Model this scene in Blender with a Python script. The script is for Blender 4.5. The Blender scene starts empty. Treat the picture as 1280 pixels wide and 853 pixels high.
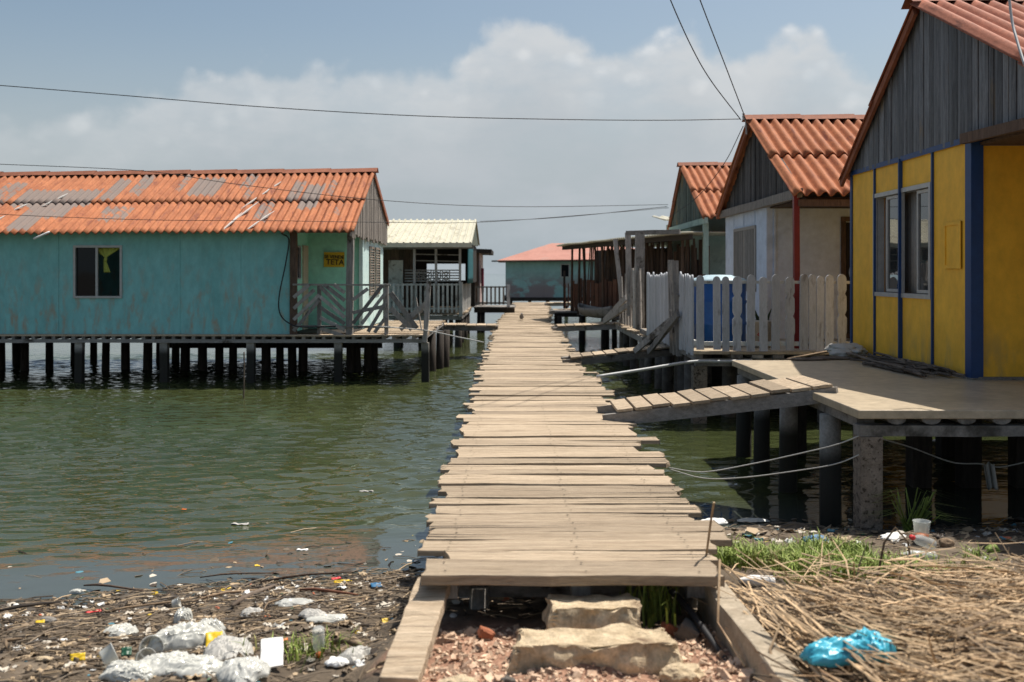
import bpy, bmesh, math, random
from mathutils import Vector, Matrix, noise as mn
R = random.Random(7)
sc = bpy.context.scene
COL = sc.collection
F = 1244.0
ZW = -2.18          # water level (camera eye is z = 0)
Z = Vector((0, 0, 1))

def P(px, py, Y):
    """photo position + distance -> point in the world"""
    return Vector(((px - 640) / F * Y, Y, (342 - py) / F * Y))

# ------------------------------------------------------------------ mesh builder
class MB:
    def __init__(s):
        s.v = []; s.f = []; s.t = []; s.w = []
    def add(s, vs, fs, tint=None, wear=None):
        o = len(s.v)
        t = R.random() if tint is None else tint
        s.v += [Vector(p) for p in vs]
        s.t += [t] * len(vs)
        s.w += ([0.0] * len(vs)) if wear is None else list(wear)
        s.f += [tuple(i + o for i in q) for q in fs]
    def box(s, x0, x1, y0, y1, z0, z1, tint=None):
        vs = [(x, y, z) for x in (x0, x1) for y in (y0, y1) for z in (z0, z1)]
        s.add(vs, [(0,1,3,2),(4,6,7,5),(0,4,5,1),(2,3,7,6),(0,2,6,4),(1,5,7,3)], tint)
    def bar(s, p, q, w, h, up=Z, tint=None, n=1, jit=0.0, taper=1.0):
        p = Vector(p); q = Vector(q); d = (q - p)
        a = d.normalized(); up = Vector(up)
        if abs(a.dot(up)) > 0.98: up = Vector((0, 1, 0))
        sx = a.cross(up).normalized(); uu = sx.cross(a).normalized()
        vs = []; fs = []
        for i in range(n + 1):
            c = p + d * (i / n)
            k = 1 + (taper - 1) * i / n
            for su, sv in ((-1,-1),(1,-1),(1,1),(-1,1)):
                vs.append(c + sx * (su * w / 2 * k + R.uniform(-jit, jit)) + uu * (sv * h / 2 * k + R.uniform(-jit, jit)))
            if i:
                b = 4 * (i - 1)
                for j in range(4):
                    fs.append((b + j, b + (j + 1) % 4, b + 4 + (j + 1) % 4, b + 4 + j))
        fs.append((3,2,1,0)); b = 4 * n; fs.append((b, b+1, b+2, b+3))
        s.add(vs, fs, tint)
    def tube(s, pts, r, segs=6, tint=None, cap=True):
        pts = [Vector(p) for p in pts]
        n = len(pts)
        rs = r if isinstance(r, (list, tuple)) else [r] * n
        vs = []; fs = []
        prev = None
        for i, c in enumerate(pts):
            a = (pts[min(i + 1, n - 1)] - pts[max(i - 1, 0)])
            a = a.normalized() if a.length > 1e-9 else Vector((0, 0, 1))
            if prev is None:
                u = Vector((0, 0, 1)) if abs(a.z) < 0.9 else Vector((1, 0, 0))
            else:
                u = prev
            sx = a.cross(u).normalized(); uu = sx.cross(a).normalized(); prev = uu
            for j in range(segs):
                t = 2 * math.pi * j / segs
                vs.append(c + (sx * math.cos(t) + uu * math.sin(t)) * rs[i])
            if i:
                b = segs * (i - 1)
                for j in range(segs):
                    fs.append((b + j, b + (j + 1) % segs, b + segs + (j + 1) % segs, b + segs + j))
        if cap:
            fs.append(tuple(reversed(range(segs)))); b = segs * (n - 1)
            fs.append(tuple(b + j for j in range(segs)))
        s.add(vs, fs, tint)
    def lathe(s, prof, M=Matrix(), segs=20, tint=None, closed=False):
        vs = []; fs = []
        n = len(prof)
        for (r, z) in prof:
            for j in range(segs):
                t = 2 * math.pi * j / segs
                vs.append(M @ Vector((r * math.cos(t), r * math.sin(t), z)))
        for i in range(n - 1):
            for j in range(segs):
                fs.append((i*segs + j, i*segs + (j+1) % segs, (i+1)*segs + (j+1) % segs, (i+1)*segs + j))
        if closed:
            fs.append(tuple(reversed(range(segs)))); fs.append(tuple((n-1)*segs + j for j in range(segs)))
        s.add(vs, fs, tint)
    def grid(s, fn, nu, nv, tint=None, wfn=None):
        vs = []; fs = []; ws = []
        for i in range(nu + 1):
            for j in range(nv + 1):
                vs.append(fn(i / nu, j / nv))
                if wfn: ws.append(wfn(i / nu, j / nv))
        for i in range(nu):
            for j in range(nv):
                a = i * (nv + 1) + j
                fs.append((a, a + nv + 1, a + nv + 2, a + 1))
        s.add(vs, fs, tint, ws if wfn else None)
    def wall(s, o, u, v, nrm, U, V, holes=(), th=0.08, tint=None):
        """panel with rectangular holes; (u, v) span it, nrm points outwards, thickness goes inwards"""
        o = Vector(o); u = Vector(u); v = Vector(v); nrm = Vector(nrm)
        us = sorted({0, U, *[h[0] for h in holes], *[h[1] for h in holes]})
        vs_ = sorted({0, V, *[h[2] for h in holes], *[h[3] for h in holes]})
        def solid(i, j):
            if i < 0 or j < 0 or i >= len(us) - 1 or j >= len(vs_) - 1: return False
            cu = (us[i] + us[i+1]) / 2; cv = (vs_[j] + vs_[j+1]) / 2
            return not any(h[0] < cu < h[1] and h[2] < cv < h[3] for h in holes)
        idx = {}; vs = []; fs = []
        def vid(i, j, k):
            if (i, j, k) not in idx:
                idx[(i, j, k)] = len(vs)
                vs.append(o + u * us[i] + v * vs_[j] - nrm * (th * k))
            return idx[(i, j, k)]
        for i in range(len(us) - 1):
            for j in range(len(vs_) - 1):
                if not solid(i, j): continue
                fs.append((vid(i,j,0), vid(i+1,j,0), vid(i+1,j+1,0), vid(i,j+1,0)))
                fs.append((vid(i,j,1), vid(i,j+1,1), vid(i+1,j+1,1), vid(i+1,j,1)))
                for (di, dj, a, b) in ((-1,0,(i,j),(i,j+1)),(1,0,(i+1,j),(i+1,j+1)),(0,-1,(i,j),(i+1,j)),(0,1,(i,j+1),(i+1,j+1))):
                    if not solid(i + di, j + dj):
                        fs.append((vid(*a,0), vid(*b,0), vid(*b,1), vid(*a,1)))
        s.add(vs, fs, tint)
    def blob(s, c, size, seed, amp=0.25, freq=1.6, sub=3, M=None, tint=None, ridged=False):
        bm = bmesh.new(); bmesh.ops.create_icosphere(bm, subdivisions=sub, radius=1)
        vs = []
        for w in bm.verts:
            n = w.co.normalized()
            q = n * freq + Vector((seed * 3.1, seed * 1.7, seed * 0.9))
            d = mn.fractal(q, 0.9, 2.1, 4)
            if ridged: d = 0.6 - 2.2 * abs(mn.noise(q)) + 0.7 * d - 0.7 * abs(mn.noise(q * 2.7))
            p = n * (1 + amp * d)
            p = Vector((p.x * size[0], p.y * size[1], p.z * size[2]))
            if M: p = M @ p
            vs.append(p + Vector(c))
        fs = [tuple(x.index for x in f.verts) for f in bm.faces]
        bm.free(); s.add(vs, fs, tint)
    def roughbox(s, c, size, seed, amp=0.02, n=8, M=None, tint=None, freq=7.0):
        bm = bmesh.new(); bmesh.ops.create_cube(bm, size=1)
        bmesh.ops.subdivide_edges(bm, edges=bm.edges[:], cuts=n, use_grid_fill=True)
        vs = []
        for w in bm.verts:
            p = Vector((w.co.x * size[0], w.co.y * size[1], w.co.z * size[2]))
            e = sum(1 for k in range(3) if abs(w.co[k]) > 0.499)
            q = p * freq + Vector((seed * 5.3, seed, seed * 2))
            k = amp * (1.0 if w.co.z < 0.49 else 0.45)
            p += Vector((mn.noise(q), mn.noise(q + Vector((9, 0, 0))), mn.noise(q + Vector((0, 9, 0))) * 0.6)) * k * 1.6
            p += Vector((mn.noise(q * 3), mn.noise(q * 3 + Vector((9, 0, 0))), mn.noise(q * 3 + Vector((0, 9, 0))))) * k * 0.6
            if e > 1: p -= Vector((w.co.x * size[0], w.co.y * size[1], w.co.z * size[2])).normalized() * amp * R.uniform(0.2, 0.9)
            if M: p = M @ p
            vs.append(p + Vector(c))
        fs = [tuple(x.index for x in f.verts) for f in bm.faces]
        bm.free(); s.add(vs, fs, tint)
    def build(s, name, mat, parent=None, smooth=False, bevel=0.0, solid=0.0):
        if parent is not None:
            base = WL[parent.name]
        else:
            xs = [p.x for p in s.v]; ys = [p.y for p in s.v]
            base = Vector(((min(xs) + max(xs)) / 2, (min(ys) + max(ys)) / 2, min(p.z for p in s.v)))
        me = bpy.data.meshes.new(name)
        me.from_pydata([tuple(p - base) for p in s.v], [], s.f)
        a = me.attributes.new('tint', 'FLOAT', 'POINT'); a.data.foreach_set('value', s.t)
        a = me.attributes.new('wear', 'FLOAT', 'POINT'); a.data.foreach_set('value', s.w)
        if smooth:
            me.polygons.foreach_set('use_smooth', [True] * len(me.polygons))
        me.materials.append(mat)
        o = bpy.data.objects.new(name, me); COL.objects.link(o)
        if parent is not None: o.parent = parent
        else: o.location = base
        WL[o.name] = base.copy()
        if solid:
            m = o.modifiers.new('thickness', 'SOLIDIFY'); m.thickness = solid; m.offset = -1
        if bevel:
            m = o.modifiers.new('edge', 'BEVEL'); m.width = bevel; m.segments = 2; m.limit_method = 'ANGLE'
        return o

WL = {}
def thing(name, label, cat, loc, group=None):
    o = bpy.data.objects.new(name, None); COL.objects.link(o)
    o.location = Vector(loc); o.empty_display_size = 0.2
    WL[o.name] = Vector(loc)
    o['label'] = label; o['category'] = cat
    if group: o['group'] = group
    return o
def tag(o, label, cat, group=None):
    o['label'] = label; o['category'] = cat
    if group: o['group'] = group
    return o
def kind(o, k):
    o['kind'] = k; return o
def single(name, mat, label, cat, fn, group=None, **kw):
    m = MB(); fn(m); return tag(m.build(name, mat, **kw), label, cat, group)
def part(name, mat, parent, fn, **kw):
    m = MB(); fn(m); return m.build(name, mat, parent, **kw)

# ------------------------------------------------------------------ materials
def newmat(name):
    m = bpy.data.materials.new(name); m.use_nodes = True
    nt = m.node_tree; nt.nodes.clear()
    return m, nt, nt.nodes, nt.links
def nd(ns, t, **kw):
    n = ns.new(t)
    for k, v in kw.items(): setattr(n, k, v)
    return n
def ramp(ns, stops, interp='LINEAR'):
    n = ns.new('ShaderNodeValToRGB'); e = n.color_ramp; e.interpolation = interp
    while len(e.elements) < len(stops): e.elements.new(0.5)
    for el, (p, c) in zip(e.elements, stops):
        el.position = p; el.color = (*c, 1) if len(c) == 3 else c
    return n
def mixc(ns, ls, fac, a, b, mode='MIX'):
    n = ns.new('ShaderNodeMix'); n.data_type = 'RGBA'; n.blend_type = mode
    for sock, val in ((n.inputs[0], fac), (n.inputs[6], a), (n.inputs[7], b)):
        if hasattr(val, 'is_linked'): ls.new(val, sock)
        elif isinstance(val, (int, float)): sock.default_value = val
        else: sock.default_value = (*val, 1)
    return n.outputs[2]
def mth(ns, ls, op, a, b=0.0, clamp=False):
    n = ns.new('ShaderNodeMath'); n.operation = op; n.use_clamp = clamp
    for sock, val in ((n.inputs[0], a), (n.inputs[1], b)):
        if hasattr(val, 'is_linked'): ls.new(val, sock)
        else: sock.default_value = val
    return n.outputs[0]
def noisetex(ns, ls, vec, scale, detail=6, rough=0.6, dist=0.0):
    n = ns.new('ShaderNodeTexNoise'); n.inputs['Scale'].default_value = scale
    n.inputs['Detail'].default_value = detail; n.inputs['Roughness'].default_value = rough
    n.inputs['Distortion'].default_value = dist
    ls.new(vec, n.inputs['Vector']); return n.outputs[0]
def mapped(ns, ls, vec, sc_, loc=(0,0,0)):
    n = ns.new('ShaderNodeMapping'); n.inputs['Scale'].default_value = sc_; n.inputs['Location'].default_value = loc
    ls.new(vec, n.inputs['Vector']); return n.outputs[0]
def smooth(ns, ls, val, lo, hi):
    n = ns.new('ShaderNodeMapRange'); n.interpolation_type = 'SMOOTHSTEP'
    n.inputs['From Min'].default_value = lo; n.inputs['From Max'].default_value = hi
    ls.new(val, n.inputs['Value']); return n.outputs[0]
def out(ns, ls, bsdf):
    o = ns.new('ShaderNodeOutputMaterial'); ls.new(bsdf.outputs[0], o.inputs[0])

def surf(name, c1, c2, scale=6.0, stretch=(1,1,1), rough=0.75, bump=0.3, bdist=0.01, tint=0.3, stain=None, stain_sc=2.0,
         stain_lo=0.55, stain_hi=0.68, stain_st=(1,1,1), spec=0.3, wear=None, metal=0.0, fine=0.25, low=None, trans=0.0):
    """weathered surface: two-tone noise, per-piece tint, optional stains, optional worn colour driven by the 'wear' attribute"""
    m, nt, ns, ls = newmat(name)
    tc = ns.new('ShaderNodeTexCoord')
    v = mapped(ns, ls, tc.outputs['Object'], stretch)
    n1 = noisetex(ns, ls, v, scale, 8, 0.65, 0.3)
    r = ramp(ns, [(0.3, c1), (0.7, c2)]); ls.new(n1, r.inputs[0])
    col = r.outputs[0]
    n2 = noisetex(ns, ls, v, scale * 6, 6, 0.7)
    col = mixc(ns, ls, fine, col, mixc(ns, ls, 1.0, col, ramp_out(ns, ls, n2, (0.35,)*3, (1.5,)*3), 'MULTIPLY'))
    if stain:
        vs = mapped(ns, ls, tc.outputs['Object'], stain_st, (3.3, 1.7, 9.1))
        n3 = noisetex(ns, ls, vs, stain_sc, 8, 0.62, 0.2)
        msk = smooth(ns, ls, n3, stain_lo, stain_hi)
        if low:
            sp = ns.new('ShaderNodeSeparateXYZ'); ls.new(tc.outputs['Object'], sp.inputs[0])
            g = smooth(ns, ls, sp.outputs[2], low[1], low[0])
            msk = mth(ns, ls, 'MULTIPLY', msk, g)
        col = mixc(ns, ls, msk, col, stain)
    if wear:
        at = nd(ns, 'ShaderNodeAttribute', attribute_name='wear')
        nw = noisetex(ns, ls, tc.outputs['Object'], 4.5, 8, 0.7, 0.5)
        w = mth(ns, ls, 'ADD', at.outputs['Fac'], mth(ns, ls, 'MULTIPLY', mth(ns, ls, 'SUBTRACT', nw, 0.5), 1.5))
        col = mixc(ns, ls, mth(ns, ls, 'MULTIPLY', smooth(ns, ls, w, 0.40, 0.60), 0.85), col, wear)
    at = nd(ns, 'ShaderNodeAttribute', attribute_name='tint')
    k = mth(ns, ls, 'ADD', mth(ns, ls, 'MULTIPLY', at.outputs['Fac'], 2 * tint), 1.0 - tint)
    cb = ns.new('ShaderNodeCombineColor')
    for i in range(3): ls.new(k, cb.inputs[i])
    col = mixc(ns, ls, 1.0, col, cb.outputs[0], 'MULTIPLY')
    b = ns.new('ShaderNodeBsdfPrincipled')
    ls.new(col, b.inputs['Base Color']); b.inputs['Roughness'].default_value = rough
    b.inputs['Specular IOR Level'].default_value = spec; b.inputs['Metallic'].default_value = metal
    if trans: b.inputs['Transmission Weight'].default_value = trans
    if bump:
        bp = ns.new('ShaderNodeBump'); bp.inputs['Strength'].default_value = bump; bp.inputs['Distance'].default_value = bdist
        ls.new(mth(ns, ls, 'ADD', n1, mth(ns, ls, 'MULTIPLY', n2, 0.6)), bp.inputs['Height'])
        ls.new(bp.outputs[0], b.inputs['Normal'])
    out(ns, ls, b)
    return m
def ramp_out(ns, ls, fac, a, b):
    r = ramp(ns, [(0.25, a), (0.75, b)]); ls.new(fac, r.inputs[0]); return r.outputs[0]

def plain(name, c, rough=0.5, spec=0.4, tint=0.0, metal=0.0, trans=0.0, alpha=1.0):
    return surf(name, tuple(x * 0.85 for x in c), tuple(min(1, x * 1.12) for x in c), 9, rough=rough, bump=0.15, bdist=0.004,
                tint=tint, spec=spec, metal=metal, fine=0.12, trans=trans)

def glassy(name, c=(0.012, 0.014, 0.016), rough=0.04):
    m, nt, ns, ls = newmat(name)
    b = ns.new('ShaderNodeBsdfPrincipled'); b.inputs['Base Color'].default_value = (*c, 1)
    b.inputs['Roughness'].default_value = rough; b.inputs['Specular IOR Level'].default_value = 0.5
    b.inputs['IOR'].default_value = 1.3 if c[0] < .02 else 1.9
    tc = ns.new('ShaderNodeTexCoord')
    n = noisetex(ns, ls, tc.outputs['Object'], 2.0, 2, 0.5)
    bp = ns.new('ShaderNodeBump'); bp.inputs['Strength'].default_value = 0.04; bp.inputs['Distance'].default_value = 0.02
    ls.new(n, bp.inputs['Height']); ls.new(bp.outputs[0], b.inputs['Normal'])
    out(ns, ls, b); return m

def clearplastic(name, c=(0.85, 0.87, 0.86), mixf=0.45):
    m, nt, ns, ls = newmat(name)
    t = ns.new('ShaderNodeBsdfTransparent'); t.inputs[0].default_value = (0.9, 0.92, 0.9, 1)
    b = ns.new('ShaderNodeBsdfPrincipled'); b.inputs['Base Color'].default_value = (*c, 1); b.inputs['Roughness'].default_value = 0.15
    mx = ns.new('ShaderNodeMixShader'); mx.inputs[0].default_value = mixf
    ls.new(t.outputs[0], mx.inputs[1]); ls.new(b.outputs[0], mx.inputs[2])
    o = ns.new('ShaderNodeOutputMaterial'); ls.new(mx.outputs[0], o.inputs[0])
    return m

M = {}
M['plank'] = surf('sun bleached planks', (0.29,0.218,0.145), (0.50,0.403,0.292), 2.2, (0.9,15,15), 0.85, 0.8, 0.014, 0.28,
                  stain=(0.13,0.098,0.07), stain_sc=1.5, stain_st=(0.5,15,15), stain_lo=0.60, stain_hi=0.70, fine=0.65)
M['timber'] = surf('grey weathered timber', (0.19,0.178,0.165), (0.36,0.34,0.318), 4, (6,6,1.2), 0.85, 0.6, 0.01, 0.4,
                   stain=(0.06,0.05,0.04), stain_sc=3, fine=0.5)
M['timber_x'] = surf('grey weathered beams', (0.18,0.166,0.15), (0.33,0.31,0.285), 4, (1.5,8,8), 0.85, 0.6, 0.01, 0.35,
                     stain=(0.06,0.05,0.04), stain_sc=3, fine=0.5)
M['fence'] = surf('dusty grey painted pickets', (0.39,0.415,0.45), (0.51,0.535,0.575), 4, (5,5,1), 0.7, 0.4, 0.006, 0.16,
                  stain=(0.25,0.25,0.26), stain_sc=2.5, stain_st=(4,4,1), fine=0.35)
M['rail_white'] = surf('chalky white rails', (0.40,0.40,0.38), (0.56,0.56,0.53), 5, rough=0.7, tint=0.25, stain=(0.18,0.16,0.14), stain_sc=4)
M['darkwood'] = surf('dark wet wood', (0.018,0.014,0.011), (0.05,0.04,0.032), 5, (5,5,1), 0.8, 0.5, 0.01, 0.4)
M['brownwood'] = surf('brown old boards', (0.055,0.036,0.026), (0.13,0.085,0.06), 4, (8,8,1.2), 0.85, 0.6, 0.01, 0.45)
M['concrete'] = surf('rough grey concrete', (0.16,0.15,0.135), (0.29,0.27,0.245), 7, rough=0.9, bump=0.7, bdist=0.012, tint=0.12,
                     stain=(0.06,0.055,0.045), stain_sc=3, stain_lo=0.5, stain_hi=0.7, fine=0.5)
M['slab'] = surf('pale dusty deck concrete', (0.4,0.325,0.225), (0.52,0.43,0.305), 1.6, rough=0.38, bump=0.25, bdist=0.006, tint=0.03,
                 stain=(0.27,0.215,0.15), stain_sc=1.3, stain_lo=.5, stain_hi=.75, fine=0.45, spec=0.35)
M['broken'] = surf('broken concrete block', (0.42,0.32,0.2), (0.74,0.6,0.41), 8, rough=0.92, bump=1.0, bdist=0.02, tint=0.06,
                   stain=(0.18,0.12,0.075), stain_sc=5, stain_lo=0.55, stain_hi=0.72, fine=0.6)
M['kerb'] = surf('cement kerb', (0.30,0.25,0.18), (0.44,0.37,0.28), 6, rough=0.9, bump=0.7, bdist=0.01, tint=0.05, stain=(0.16,0.12,0.08), stain_sc=3, fine=0.5)
M['pilec'] = surf('concrete pile with dark wet foot', (0.23,0.215,0.19), (0.4,0.375,0.335), 7, rough=0.85, bump=0.6, bdist=0.01, tint=0.15, stain=(0.03,0.028,0.022), stain_sc=2, stain_lo=0.15, stain_hi=0.35, low=(0.55, 0.75), fine=0.5)
M['stilt'] = surf('mossy stilt', (0.075,0.065,0.055), (0.17,0.15,0.13), 6, rough=0.85, bump=0.6, tint=0.3, stain=(0.02,0.018,0.014), stain_sc=2.5, fine=0.4)
M['brickcol'] = surf('pitted cement column', (0.17,0.135,0.105), (0.33,0.275,0.22), 14, rough=0.9, bump=1.0, bdist=0.02, tint=0.05,
                     stain=(0.07,0.055,0.04), stain_sc=26, stain_lo=0.54, stain_hi=0.62, fine=0.6)
M['roof'] = surf('red painted corrugated fibre cement', (0.26,0.08,0.03), (0.47,0.172,0.07), 2.2, (3.0,1.0,1.0), 0.75, 0.3, 0.01, 0.12,
                 stain=(0.19,0.055,0.028), stain_sc=2.0, stain_st=(5,0.8,0.8), wear=(0.17,0.16,0.15), fine=0.4)
M['roofdull'] = surf('faded terracotta sheets', (0.25,0.075,0.04), (0.43,0.155,0.09), 2.2, (3.0,1.0,1.0), 0.75, 0.3, 0.01, 0.1,
                     stain=(0.17,0.055,0.032), stain_sc=2.0, stain_st=(5,0.8,0.8), wear=(0.33,0.30,0.28), fine=0.45)
M['pinkroof'] = surf('faded pink roof', (0.38,0.175,0.135), (0.46,0.225,0.178), 1.5, rough=0.8, bump=0.2, tint=0.05, stain=(0.38,0.22,0.18), stain_sc=1.2)
M['creamroof'] = surf('cream sheet metal', (0.47,0.45,0.35), (0.57,0.55,0.44), 1.2, (2,1,1), 0.5, 0.15, 0.005, 0.05, stain=(0.36,0.335,0.25), stain_sc=1.6)
M['rustbarge'] = surf('rusty red ridge and rake boards', (0.19,0.065,0.035), (0.33,0.125,0.07), 4, rough=0.8, tint=0.12)
M['zinc'] = surf('tarnished zinc boards', (0.08,0.085,0.093), (0.195,0.205,0.22), 3, (7,7,0.8), 0.6, 0.4, 0.006, 0.4,
                 stain=(0.21,0.16,0.10), stain_sc=1.3, stain_st=(4,4,0.9), stain_lo=0.57, stain_hi=0.70, fine=0.6)
M['gablewood'] = surf('bare grey gable boards', (0.13,0.115,0.10), (0.30,0.27,0.24), 3, (8,8,1), 0.85, 0.6, 0.01, 0.35, fine=0.5)
M['gabledark'] = surf('sooty gable boards', (0.035,0.033,0.033), (0.095,0.09,0.087), 3, (8,8,1), 0.8, 0.5, 0.01, 0.45, fine=0.5)
M['gablegreen'] = surf('mossy green gable boards', (0.05,0.065,0.055), (0.14,0.17,0.14), 3, (8,8,1), 0.8, 0.5, 0.01, 0.4, fine=0.5,
                       stain=(0.16,0.12,0.06), stain_sc=1.5)
M['teal'] = surf('peeling turquoise panel', (0.2,0.495,0.485), (0.285,0.605,0.6), 1.1, (1,1,0.5), 0.75, 0.2, 0.006, 0.05,
                 stain=(0.37,0.335,0.255), stain_sc=2.6, stain_st=(2.4,2.4,0.8), stain_lo=0.47, stain_hi=0.68, low=(1.0, 3.0), fine=0.3)
M['mint'] = surf('mint green wall', (0.3,0.74,0.58), (0.36,0.8,0.64), 1.5, rough=0.7, bump=0.1, tint=0.04)
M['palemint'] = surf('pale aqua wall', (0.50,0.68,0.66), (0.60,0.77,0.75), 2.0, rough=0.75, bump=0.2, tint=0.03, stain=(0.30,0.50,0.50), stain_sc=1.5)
M['farteal'] = surf('worn teal far wall', (0.25,0.42,0.4), (0.33,0.5,0.475), 0.7, rough=0.8, bump=0.2, tint=0.05,
                    stain=(0.27,0.215,0.21), stain_sc=0.9, stain_st=(1,1,1.6), stain_lo=0.42, stain_hi=0.50, low=(1.3, 2.5))
M['sage'] = surf('sage green wall', (0.26,0.36,0.31), (0.33,0.43,0.375), 1.5, rough=0.8, bump=0.2, tint=0.05, stain=(0.19,0.26,0.22), stain_sc=1.3)
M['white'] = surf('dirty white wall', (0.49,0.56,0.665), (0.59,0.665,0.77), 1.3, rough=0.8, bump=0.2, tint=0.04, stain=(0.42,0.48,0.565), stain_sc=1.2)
M['yellow'] = surf('ochre yellow panel', (0.8,0.43,0.036), (0.9,0.52,0.05), 1.0, (1,1,0.7), 0.6, 0.15, 0.004, 0.05,
                   stain=(0.50,0.33,0.10), stain_sc=2.2, stain_st=(2,2,.7), stain_lo=0.44, stain_hi=0.72, low=(1.1, 1.9), fine=0.3)
M['blue'] = plain('cobalt blue trim', (0.012,0.05,0.16), 0.5)
M['redpost'] = plain('oxblood red post', (0.17,0.012,0.014), 0.5)
M['alu'] = plain('dull aluminium', (0.42,0.42,0.41), 0.45, metal=0.3)
M['glass'] = glassy('window glass')
M['mirrorglass'] = glassy('reflective window glass', (0.03,0.033,0.035), 0.02)
M['curtain'] = plain('lime curtain', (0.42,0.46,0.10), 0.9)
M['sheer'] = plain('grey curtain', (0.30,0.29,0.28), 0.9)
M['cable'] = plain('black cable', (0.018,0.018,0.02), 0.6)
M['cord'] = plain('white cord', (0.50,0.49,0.46), 0.8)
M['pipe'] = plain('grey plastic pipe', (0.44,0.45,0.45), 0.5)
M['signyellow'] = plain('yellow board', (0.60,0.42,0.02), 0.6)
M['ink'] = plain('black paint', (0.02,0.018,0.015), 0.7)
M['beige'] = plain('beige door', (0.52,0.45,0.33), 0.6)
M['louvre'] = surf('brown louvre', (0.15,0.12,0.095), (0.24,0.20,0.16), 6, rough=0.7)
M['shutter'] = surf('greige shutters', (0.27,0.245,0.215), (0.36,0.33,0.295), 5, (6,6,1), 0.7, tint=0.15)
M['tankblue'] = plain('blue tank plastic', (0.010,0.085,0.30), 0.4)
M['tanklid'] = plain('pale blue lid', (0.42,0.56,0.62), 0.45)
M['netblue'] = surf('blue green netting', (0.015,0.09,0.11), (0.03,0.14,0.16), 5, rough=0.8)
M['rust'] = surf('rust brown sheet', (0.085,0.035,0.02), (0.17,0.075,0.045), 4, (4,4,1), 0.85, tint=0.3, stain=(0.05,0.03,0.02), stain_sc=3)
M['pinkwall'] = surf('pink plaster', (0.36,0.26,0.24), (0.46,0.35,0.32), 2, rough=0.85, stain=(0.22,0.17,0.15), stain_sc=2)
M['cloth_red'] = plain('maroon cloth', (0.16,0.02,0.035), 0.9)
M['twig'] = surf('grey brown twigs', (0.075,0.055,0.042), (0.17,0.135,0.105), 7, rough=0.9, tint=0.45)
M['sack'] = plain('off white sack', (0.42,0.40,0.36), 0.8)
M['reed'] = surf('dry reed stalks', (0.29,0.2,0.115), (0.52,0.375,0.225), 12, rough=0.65, bump=0.2, tint=0.82, stain=(0.16,0.095,0.05), stain_sc=1.4, stain_lo=0.52, stain_hi=0.7)
M['grass'] = surf('fresh grass', (0.15,0.21,0.035), (0.27,0.34,0.075), 5, rough=0.6, bump=0, tint=0.45, stain=(0.34,0.27,0.12), stain_sc=3)
M['leaf'] = surf('dark plant leaf', (0.02,0.03,0.012), (0.05,0.07,0.025), 5, rough=0.5, bump=0, tint=0.3)
M['brick'] = surf('orange brick', (0.30,0.10,0.05), (0.44,0.17,0.09), 10, rough=0.9, bump=0.6, tint=0.15)
M['chips'] = surf('crushed brick', (0.42,0.275,0.185), (0.68,0.51,0.37), 14, rough=0.92, bump=0.5, tint=0.45)
M['bagblue'] = plain('aqua plastic bag', (0.07,0.45,0.60), 0.32, 0.5)
M['bagwhite'] = plain('white plastic bag', (0.55,0.54,0.49), 0.4, 0.5)
M['baggrey'] = plain('greyed plastic bag', (0.42,0.41,0.38), 0.45, 0.4)
M['foam'] = plain('white foam board', (0.80,0.80,0.78), 0.6)
M['clear'] = clearplastic('clear plastic', mixf=.3)
M['cloudy'] = clearplastic('cloudy plastic', (0.68,0.68,0.64), 0.62)
M['wrapyellow'] = plain('yellow wrapper', (0.68,0.46,0.02), 0.4)
M['orange'] = plain('orange cap', (0.70,0.16,0.02), 0.4)
M['redcap'] = plain('red cap', (0.62,0.05,0.05), 0.4)
M['green'] = plain('dark green plastic', (0.012,0.075,0.04), 0.4)
M['bluerag'] = plain('blue plastic scrap', (0.02,0.13,0.27), 0.5)
M['drift'] = surf('driftwood', (0.16,0.105,0.065), (0.33,0.24,0.155), 6, (2,2,2), 0.9, 0.5, tint=0.4)
M['dove'] = plain('grey feathers', (0.17,0.16,0.16), 0.8)
M['pot'] = plain('cream pot', (0.46,0.43,0.37), 0.6)
M['potred'] = plain('red paint stroke', (0.42,0.03,0.02), 0.6)
M['lid'] = plain('dark gap', (0.012,0.012,0.012), 0.9)

def littermat():
    m, nt, ns, ls = newmat('mixed litter')
    at = nd(ns, 'ShaderNodeAttribute', attribute_name='tint')
    r = ramp(ns, [(0.0,(0.05,0.036,0.024)),(0.22,(0.12,0.088,0.055)),(0.45,(0.22,0.16,0.10)),(0.66,(0.38,0.28,0.17)),(0.80,(0.52,0.47,0.39)),
                  (0.912,(0.62,0.42,0.03)),(0.925,(0.06,0.20,0.26)),(0.95,(0.45,0.13,0.06)),(0.97,(0.06,0.14,0.07)),(0.985,(0.62,0.62,0.6))], 'CONSTANT')
    ls.new(at.outputs['Fac'], r.inputs[0])
    b = ns.new('ShaderNodeBsdfPrincipled'); ls.new(r.outputs[0], b.inputs['Base Color']); b.inputs['Roughness'].default_value = 0.65
    out(ns, ls, b); return m
M['litter'] = littermat()
M['bagwhite'] = clearplastic('thin white bag film', (0.66, 0.66, 0.61), 0.74)
M['sealant'] = plain('lime white sealant', (0.52, 0.50, 0.47), 0.8)

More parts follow.
